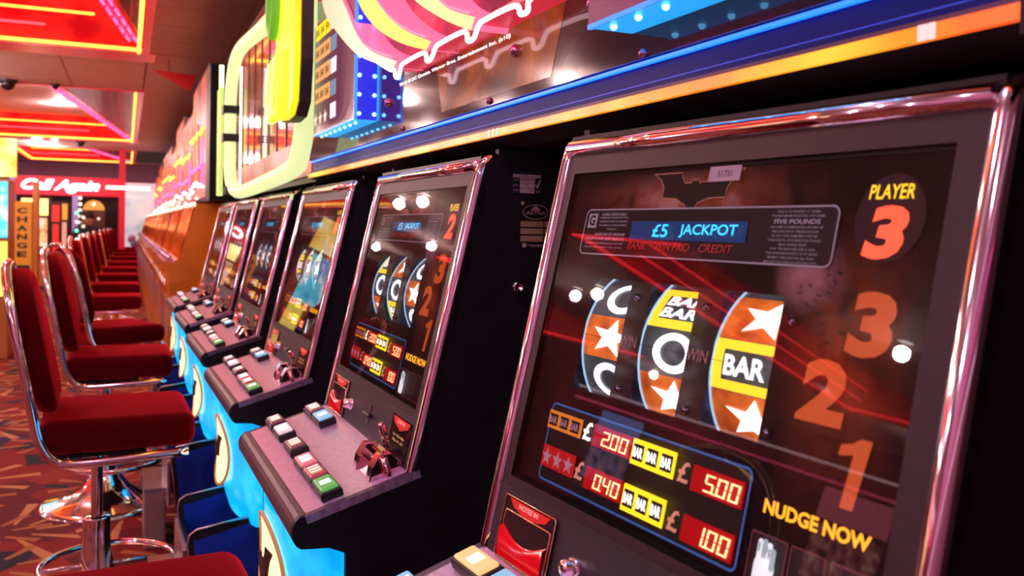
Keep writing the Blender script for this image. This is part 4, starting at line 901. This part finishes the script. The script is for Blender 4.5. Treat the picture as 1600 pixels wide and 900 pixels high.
for i in range(10):
    o = oc if i == 0 else copy_tree(oc); o.location = (.5, 6.35+i*1.45, 0); o['label'] = ORN[i]; o['group'] = 'orange coin machines along the right'
    o = ft if i == 0 else copy_tree(ft); o.location = (.46+.012*i, 6.38+i*1.45, 1.245); o.scale = (1, 1, (1, .86, 1, .8, .95)[i % 5]); o['label'] = 'flame coloured neon topper on the %s orange coin machine' % ('first', 'second', 'third', 'fourth', 'fifth', 'sixth', 'seventh', 'eighth', 'ninth', 'tenth')[i]; o['group'] = 'flame toppers above the orange machines'
pen = MB().prism([(-.14, 0), (.22, -.02), (.16, -.16)], -.012, .012, 1).build('pennant', mat('pennant_red', (.75, .015, .015), 0, .5, noise=(20, .1)))
tag(pen, 'dark red triangular pennant hanging from the ceiling above the flame toppers', 'pennant'); pen.location = (.33, 8.2, 2.40)
MB().box((-.01, -.004, -.02), (-.004, .004, .10)).build('pennant_wire', rubber, pen)
# ------------------------------------------------------------------ chairs
def make_chair():
    r = thing('chair', '', 'chair')
    mb = MB(); mb.rbox((-.135, -.190, .512), (.235, .190, .600), .030, 4); mb.build('seat', velvet, r)
    pts = []; n = 10
    for i in range(n+1):
        t = PI*i/n; pts.append((.165*math.cos(t)*(1), .865+.11*math.sin(t)))
    pts += [(-.178, .74), (-.168, .66), (-.13, .615), (.13, .615), (.168, .66), (.178, .74)]
    lean = lambda z: -.125-.17*(z-.5)-.05*(z-.5)**2
    def back(x0, x1, sc, name, m, bev):
        mb = MB(); mb.prism([(y*sc, .73+(z-.73)*sc) for y, z in pts], x0, x1, 0, bev=bev, smooth=True)
        mb.v = [Vector((v.x+lean(v.z), v.y, v.z)) for v in mb.v]; return mb.build(name, m, r)
    b = back(.004, .056, 1, 'backrest', velvet, .018); bp_ = back(-.012, .004, .93, 'back_panel', velvet_back, .004); bp_.parent = b
    for s in (-1, 1):
        p = [(lean(.985)+.005, s*.01, .988), (lean(.965)+.0, s*.08, .975), (lean(.92), s*.145, .925), (lean(.84), s*.178, .84), (lean(.74), s*.190, .74), (lean(.62), s*.194, .62), (lean(.55)+.002, s*.196, .556), (lean(.52)+.022, s*.196, .512), (-.070, s*.196, .494), (.03, s*.196, .494), (.215, s*.194, .502)]
        MB().tube([tuple(q) for q in smooth_path(p, 5)], .0125, 12).build('frame_tube', chrome, r)
    MB().box((-.10, -.10, .485), (.10, .10, .511)).box((-.06, -.196, .490), (-.035, .196, .508)).box((.09, -.196, .492), (.115, .196, .510)).build('seat_plate', rubber, r)
    MB().lathe([(.0145, .14), (.0145, .49)], n=18).build('pole', chrome, r)
    MB().lathe([(.0001, .30), (.034, .30), (.035, .295), (.035, .16)], n=20).build('sleeve', chrome, r)
    MB().lathe([(.035, .24), (.038, .20), (.046, .155), (.062, .11), (.088, .072), (.125, .045), (.17, .028), (.215, .018), (.236, .012), (.240, .004), (.240, .0)], n=36).build('base', chrome, r)
    MB().tube([(0, .01, .485), (.04, .13, .465), (.06, .19, .46)], .006, 8).build('lever', rubber, r)
    MB().tube([(.03+.17*math.cos(t*PI/16), .17*math.sin(t*PI/16), .165) for t in range(32)], .010, 8, True).tube([(-.14, 0, .165), (.20, 0, .165)], .006, 6).build('foot_ring', chrome, r)
    return r
ch = make_chair()
CH = [(-.055, 1.235, 0.06, 'near red velvet chair whose seat fills the bottom left edge of the photo'), (-.065, 2.66, .03, 'red velvet chair with its whole seat and tall back at the left edge'), (-.065, 3.80, .0, 'second red velvet swivel chair, its round chrome base standing in full view'),
      (-.10, 4.80, .40, 'red velvet chair swivelled to show its flat red back'), (-.13, 6.7, .0, 'red velvet chair first of the straight row before the orange machines')]
for i, (y, dx) in enumerate(((8.0, -.125), (9.4, -.12), (10.8, -.11), (12.4, -.09), (14.2, -.08), (15.9, -.06), (17.7, -.05), (19.3, -.05))):
    CH.append((dx, y, .0, 'red velvet chair %s of the straight row before the orange machines' % ('second', 'third', 'fourth', 'fifth', 'sixth', 'seventh', 'eighth', 'last')[i]))
for i, (x, y, rz, lab) in enumerate(CH):
    o = ch if i == 0 else copy_tree(ch); o.location = (x, y, 0); o.rotation_euler = (0, 0, rz); o['label'] = lab; o['group'] = 'red velvet chairs along the machines'
# grey foot boxes on the carpet beside the machines
for i, (y, lab) in enumerate(((2.42, 'low grey metal box on the carpet beside the nearest coin trays'), (3.35, 'low grey metal box on the carpet beside the second coin trays'), (4.2, 'low grey metal box on the carpet, farthest of the three'))):
    r = thing('floor_box', lab, 'box', (.10, y, 0)); MB().rbox((-.035, -.14, 0), (.035, .14, .20), .006, 2, 0, False).build('box_body', mat('tan_grey_metal', (.42, .34, .30), .4, .4), r); MB().box((-.038, -.143, .195), (.038, .143, .205)).build('lid', chrome2, r)
# ------------------------------------------------------------------ far end of the hall
bw = thing('shop_booth', 'red fronted booth at the far end with white script lettering', 'booth', (-.95, 18.0, 0))
MB().box((-.87, 0, 1.56), (.82, .3, 1.90)).build('fascia', mat('fascia_red', (.55, .01, .03), 0, .35, (.8, .01, .04), .45), bw)
mbx = MB(); vs, fs = text_data('Call Again', .035, .35, 4, .03); X1 = max(v.x for v in vs)
for q, dy in (('sign_lettering', 0),): mbx.add([(-.80+v.x/X1*1.30, -.03-v.z, 1.665+v.y*.245) for v in vs], fs).build(q, glow('script_white', (1, .9, .92), 4), bw, label='white script letters reading Call Again')
MB().box((-.87, .28, 0), (.82, .30, 1.56)).build('back_panel', mat('booth_back', (.012, .008, .01), 0, .6), bw)
MB().box((-.95, -.02, 0), (-.87, .3, 1.95)).build('post', glow('lilac_post', (.5, .3, .7), .5), bw)
MB().box((.05, -.02, 0), (.14, .05, 1.56)).build('post', MATS['lilac_post'], bw)
MB().box((.82, -.02, 0), (.93, .3, 2.45)).build('post', MATS['fascia_red'], bw)
for i in range(6): MB().sphere((.18, -.05, 1.52-i*.11), .032, 5).build('bulb', bulbm, bw)
MB().box((.60, -.06, 1.70), (1.35, -.02, 1.76)).build('neon_tube', glow('neon_cream_pink', (1, .6, .55), 3.5), bw)
def kiosk(name, lab, cat, loc, w_, h, top, mid, low):
    r = thing(name, lab, cat, loc); d = .25
    MB().rbox((-w_/2, 0, 0), (w_/2, d, h), .01, 2, 0, False).build('cabinet_body', mat('kiosk_dark', (.05, .02, .03), 0, .5), r)
    MB().box((-w_/2+.02, -.02, h*.80), (w_/2-.02, 0, h*.98)).build('marquee', top, r); MB().box((-w_/2+.03, -.012, h*.46), (w_/2-.03, 0, h*.77)).build('screen', mid, r)
    MB().box((-w_/2+.02, -.05, h*.38), (w_/2-.02, 0, h*.44)).build('shelf', chrome2, r); MB().box((-w_/2+.02, -.012, .04), (w_/2-.02, 0, h*.36)).build('lower_panel', low, r); return r
kiosk('arcade_cabinet', 'yellow topped arcade cabinet under the white script sign', 'arcade machine', (-1.35, 16.2, 0), .42, 1.48, glow('marq_yellow', (1, .75, .2), 2.2), ramp_mat('scr_mix', [(.3, (.3, .1, .05)), (.5, (.9, .5, .2)), (.7, (.8, .8, .9))], 8, 4, es=.9), mat('low_orange', (.6, .25, .04), 0, .4))
kiosk('arcade_cabinet', 'orange arcade cabinet with a pink lower screen, left of the lilac post', 'arcade machine', (-.98, 16.0, 0), .26, 1.40, glow('marq_orange', (1, .4, .05), .8), glow('scr_pink', (.85, .35, .25), .9), MATS['low_orange'])
kiosk('arcade_cabinet', 'red arcade cabinet with a row of round bulbs, right of the lilac post', 'arcade machine', (-.97, 15.0, 0), .14, 1.36, glow('marq_red', (.9, .03, .02), .9), MATS['marq_red'], MATS['low_orange'])
dm = thing('domed_cabinet', 'arched amber arcade cabinet beside the blue lit column', 'arcade machine', (-.52, 17.1, 0))
MB().box((-.17, 0, 0), (.17, .25, 1.30)).build('cabinet_body', mat('amber_dark', (.10, .04, .02), 0, .4), dm)
MB().prism([(.17*math.cos(PI*i/12), 1.30+.17*math.sin(PI*i/12)) for i in range(13)], 0, .25, 1).build('arched_top', glow('amber_arch', (.9, .35, .06), .8), dm)
for x, z, s in ((0, 1.40, .03), (-.08, 1.2, .025), (.08, 1.15, .02)): MB().sphere((x, -.02, z), s, 5).build('lamp', bulbm, dm)
tr_ = thing('light_tree', 'string of round white and green bulbs on a thin stand left of the seated person', 'lamp', (-.62, 14.6, 0))
MB().lathe([(.12, 0), (.12, .01), (.01, .03), (.01, 1.25)], n=12).build('stand', rubber, tr_)
for i in range(9): MB().sphere(((-.05, .04)[i % 2], -.02, .70+i*.065), .022, 5).build('bulb', bulbm if i % 4 else glow('green_bulb', (.1, .9, .5), 4), tr_)
# prize grabber with glass front
cl = thing('prize_grabber', 'tall bright prize grabber machine with white glowing inside at the far end', 'arcade machine', (.42, 21.0, 0))
MB().box((-.50, 0, 0), (.60, .8, .55)).build('base_cabinet', mat('pink_base', (.45, .12, .2), 0, .4, (.5, .1, .2), .2), cl)
MB().box((-.50, .75, .55), (.60, .8, 1.95)).build('back_wall', ramp_mat('bright_inside', [(.3, (.45, .6, .65)), (.5, (.85, .95, .95)), (.68, (.95, 1, .9)), (.8, (.9, .5, .4))], 2.2, 4, es=.42), cl)
MB().box((-.50, 0, 1.80), (.60, .8, 1.95)).build('marquee', glow('marq_cream', (1, .6, .65), .8), cl)
MB().box((-.50, .005, .56), (.60, .012, 1.80)).build('glass', glass, cl)
MB().box((-.54, -.03, .35), (-.49, .03, 1.95)).build('corner_post', glow('blue_post', (.15, .5, 1), 1.8), cl)
rnd = random.Random(9)
for i in range(26): MB().sphere((rnd.uniform(-.4, .5), rnd.uniform(.15, .65), .60+rnd.uniform(0, .18)), .08, 6).build('plush_ball', mat('plush_%d' % (i % 4), ((.8, .2, .3), (.2, .6, .8), (.9, .8, .3), (.9, .9, .9))[i % 4], 0, .8), cl)
# change kiosk
ck = thing('change_machine', 'tall yellow change machine with CHANGE lettered down its front', 'change machine', (-1.225, 13.0, 0))
MB().rbox((-.11, 0, .05), (.11, .35, 1.34), .01, 2, 0, False).build('cabinet_body', mat('mustard_paint', (.62, .30, .02), 0, .4, (.6, .25, .01), .25), ck)
MB().box((-.09, -.006, .06), (.09, 0, .52)).build('lower_door', mat('black_door', (.01, .01, .01), 0, .4), ck)
for i, c_ in enumerate('CHANGE'):
    mbx = MB(); vs, fs = text_data(c_, .04); a = [min(v.x for v in vs), max(v.x for v in vs), min(v.y for v in vs), max(v.y for v in vs)]; z0 = 1.185-i*.112
    mbx.add([(-.058+(v.x-a[0])/(a[1]-a[0])*.116, -.004, z0+(v.y-a[2])/(a[3]-a[2])*.075) for v in vs], fs).build('letter', dark_print, ck)
MB().box((.11, .05, 0), (.17, .35, 1.6)).build('side_column', MATS['low_orange'], ck)
cs = thing('video_cabinet', 'cabinet with a bright cyan screen and yellow lower panel at the left edge', 'arcade machine', (-1.05, 8.0, 0))
MB().rbox((-.2, 0, 0), (.205, .4, 1.42), .01, 2, 0, False).build('cabinet_body', mat('kiosk_tan', (.45, .2, .05), 0, .4), cs)
MB().box((-.19, -.012, .96), (.195, 0, 1.40)).build('screen', ramp_mat('cyan_screen', [(.35, (.0, .35, .8)), (.5, (.1, .75, 1)), (.65, (.8, .97, 1))], 5, 3, es=1.3), cs)
MB().box((.05, -.012, .50), (.195, 0, .93)).build('lit_panel', glow('yellow_lower', (1, .8, .12), 1.4), cs)
MB().box((-.19, -.012, 1.44), (.25, .05, 1.74)).build('marquee', ramp_mat('yellow_marquee', [(.35, (.9, .5, .05)), (.5, (1, .85, .2)), (.7, (1, 1, .7))], 6, 3, es=1.3), cs)
# ------------------------------------------------------------------ seated person far away
def skin_body():
    P = {'pel': (0, 0, .56), 'bel': (0, .02, .72), 'che': (0, .0, .90), 'nek': (0, -.02, 1.02), 'hb': (0, -.03, 1.09), 'hd': (0, -.04, 1.17),
         'sl': (-.17, 0, .96), 'el': (-.23, -.06, .72), 'wl': (-.14, -.26, .66), 'hl': (-.10, -.33, .66), 'sr': (.17, 0, .96), 'er': (.23, -.06, .72), 'wr': (.14, -.26, .66), 'hr': (.10, -.33, .66),
         'tl': (-.10, -.02, .55), 'kl': (-.12, -.40, .56), 'al': (-.12, -.42, .12), 'fl': (-.12, -.55, .05), 'tr': (.10, -.02, .55), 'kr': (.12, -.40, .56), 'ar': (.12, -.42, .12), 'fr': (.12, -.55, .05)}
    E = [('pel', 'bel'), ('bel', 'che'), ('che', 'nek'), ('nek', 'hb'), ('hb', 'hd'), ('che', 'sl'), ('sl', 'el'), ('el', 'wl'), ('wl', 'hl'), ('che', 'sr'), ('sr', 'er'), ('er', 'wr'), ('wr', 'hr'), ('pel', 'tl'), ('tl', 'kl'), ('kl', 'al'), ('al', 'fl'), ('pel', 'tr'), ('tr', 'kr'), ('kr', 'ar'), ('ar', 'fr')]
    R_ = {'pel': .13, 'bel': .12, 'che': .14, 'nek': .05, 'hb': .08, 'hd': .085, 'sl': .065, 'el': .045, 'wl': .03, 'hl': .035, 'sr': .065, 'er': .045, 'wr': .03, 'hr': .035, 'tl': .09, 'kl': .06, 'al': .04, 'fl': .04, 'tr': .09, 'kr': .06, 'ar': .04, 'fr': .04}
    ks = list(P); me = bpy.data.meshes.new('body'); me.from_pydata([P[k] for k in ks], [(ks.index(a), ks.index(b)) for a, b in E], [])
    o = bpy.data.objects.new('body', me); C.objects.link(o); m = o.modifiers.new('skin', 'SKIN')
    for i, k in enumerate(ks): me.skin_vertices[0].data[i].radius = (R_[k], R_[k])
    me.skin_vertices[0].data[0].use_root = True; o.modifiers.new('sub', 'SUBSURF').levels = 2
    dg = bpy.context.evaluated_depsgraph_get(); me2 = bpy.data.meshes.new_from_object(o.evaluated_get(dg)); bpy.data.objects.remove(o)
    me2.materials.clear(); me2.materials.append(mat('dark_jacket', (.03, .022, .045), 0, .8)); me2.materials.append(mat('skin', (.5, .27, .2), 0, .5))
    for p in me2.polygons:
        p.use_smooth = True
        if p.center.z > 1.04 or (p.center.y < -.29 and .62 < p.center.z < .7): p.material_index = 1
    return me2
pe = thing('person', 'seated person in dark jacket in front of the dark booth far away', 'person', (-.56, 15.9, .0))
b_ = bpy.data.objects.new('body', skin_body()); C.objects.link(b_); b_.parent = pe
mbx = MB().sphere((0, -.01, 1.195), (.092, .10, .085), 8); mbx.build('hair', mat('dark_hair', (.02, .01, .008), 0, .7), pe)
for x in (-.03, .03): MB().sphere((x, -.121, 1.16), .010, 4).build('eye', rubber, pe)
MB().sphere((0, -.130, 1.135), (.012, .018, .018), 4).build('nose', MATS['skin'], pe); MB().box((-.022, -.122, 1.098), (.022, -.112, 1.106)).build('mouth', mat('lips', (.4, .1, .1), 0, .5), pe)
stl = thing('bar_stool', 'dark stool under the seated person', 'stool', (-.56, 15.9, 0)); MB().lathe([(.0001, .43), (.17, .43), (.18, .41), (.17, .38), (.0001, .38)], n=20).build('seat', rubber, stl); MB().lathe([(.2, 0), (.2, .01), (.02, .03), (.02, .38)], n=16).build('pole', chrome, stl)
# ------------------------------------------------------------------ machines across the aisle, seen only as reflections
for i, (y, c1, c2) in enumerate(((2.2, (1, .7, .2), (.2, .4, 1)), (3.6, (.9, .2, .3), (1, .8, .5)), (5.2, (1, .8, .3), (.3, .9, .9)), (7.0, (.3, .4, 1), (1, .4, .2)))):
    r = kiosk('arcade_cabinet', 'lit arcade cabinet across the hall, outside the photo, %s' % ('nearest', 'second', 'third', 'farthest')[i], 'arcade machine', (-6.9, y+1.5, 0), .8, 1.7, glow('opp_marq%d' % i, c1, 2.0), ramp_mat('opp_scr%d' % i, [(.35, (.05, .03, .02)), (.5, tuple(x*.7 for x in c1)), (.7, c2)], 9, 4, es=1.4), MATS['kiosk_dark']); r.rotation_euler = (0, 0, PI/2); r['group'] = 'arcade cabinets across the aisle'

for z, m_ in ((1.95, neon_pink), (2.15, neon_white)):  # made-up wall tubes, added so the chrome has something bright to reflect
    o = MB().tube([(-8.98, -1.5, z), (-8.98, 12, z)], .02, 8).build('added_neon', m_); tag(o, ('pink' if z < 2 else 'pale') + ' neon line added on the far left wall to brighten chrome reflections', 'added light')

for i, (z, m_) in enumerate(((1.2, glow('neon_pale_dim', (1, .6, .8), 1.3)), (1.6, glow('neon_pink_dim', (1, .1, .4), 1.5)), (2.1, glow('neon_pale_dim2', (1, .6, .8), 1.2)))):  # unseen tubes added behind the camera to lighten the chrome's dark side
    tag(MB().tube([(-7, -2.30, z), (1.2, -2.30, z)], .018, 8).build('added_neon', m_), ('lowest pale', 'middle pink', 'upper pale')[i] + ' neon line added on the wall behind the camera to brighten chrome reflections', 'added light')
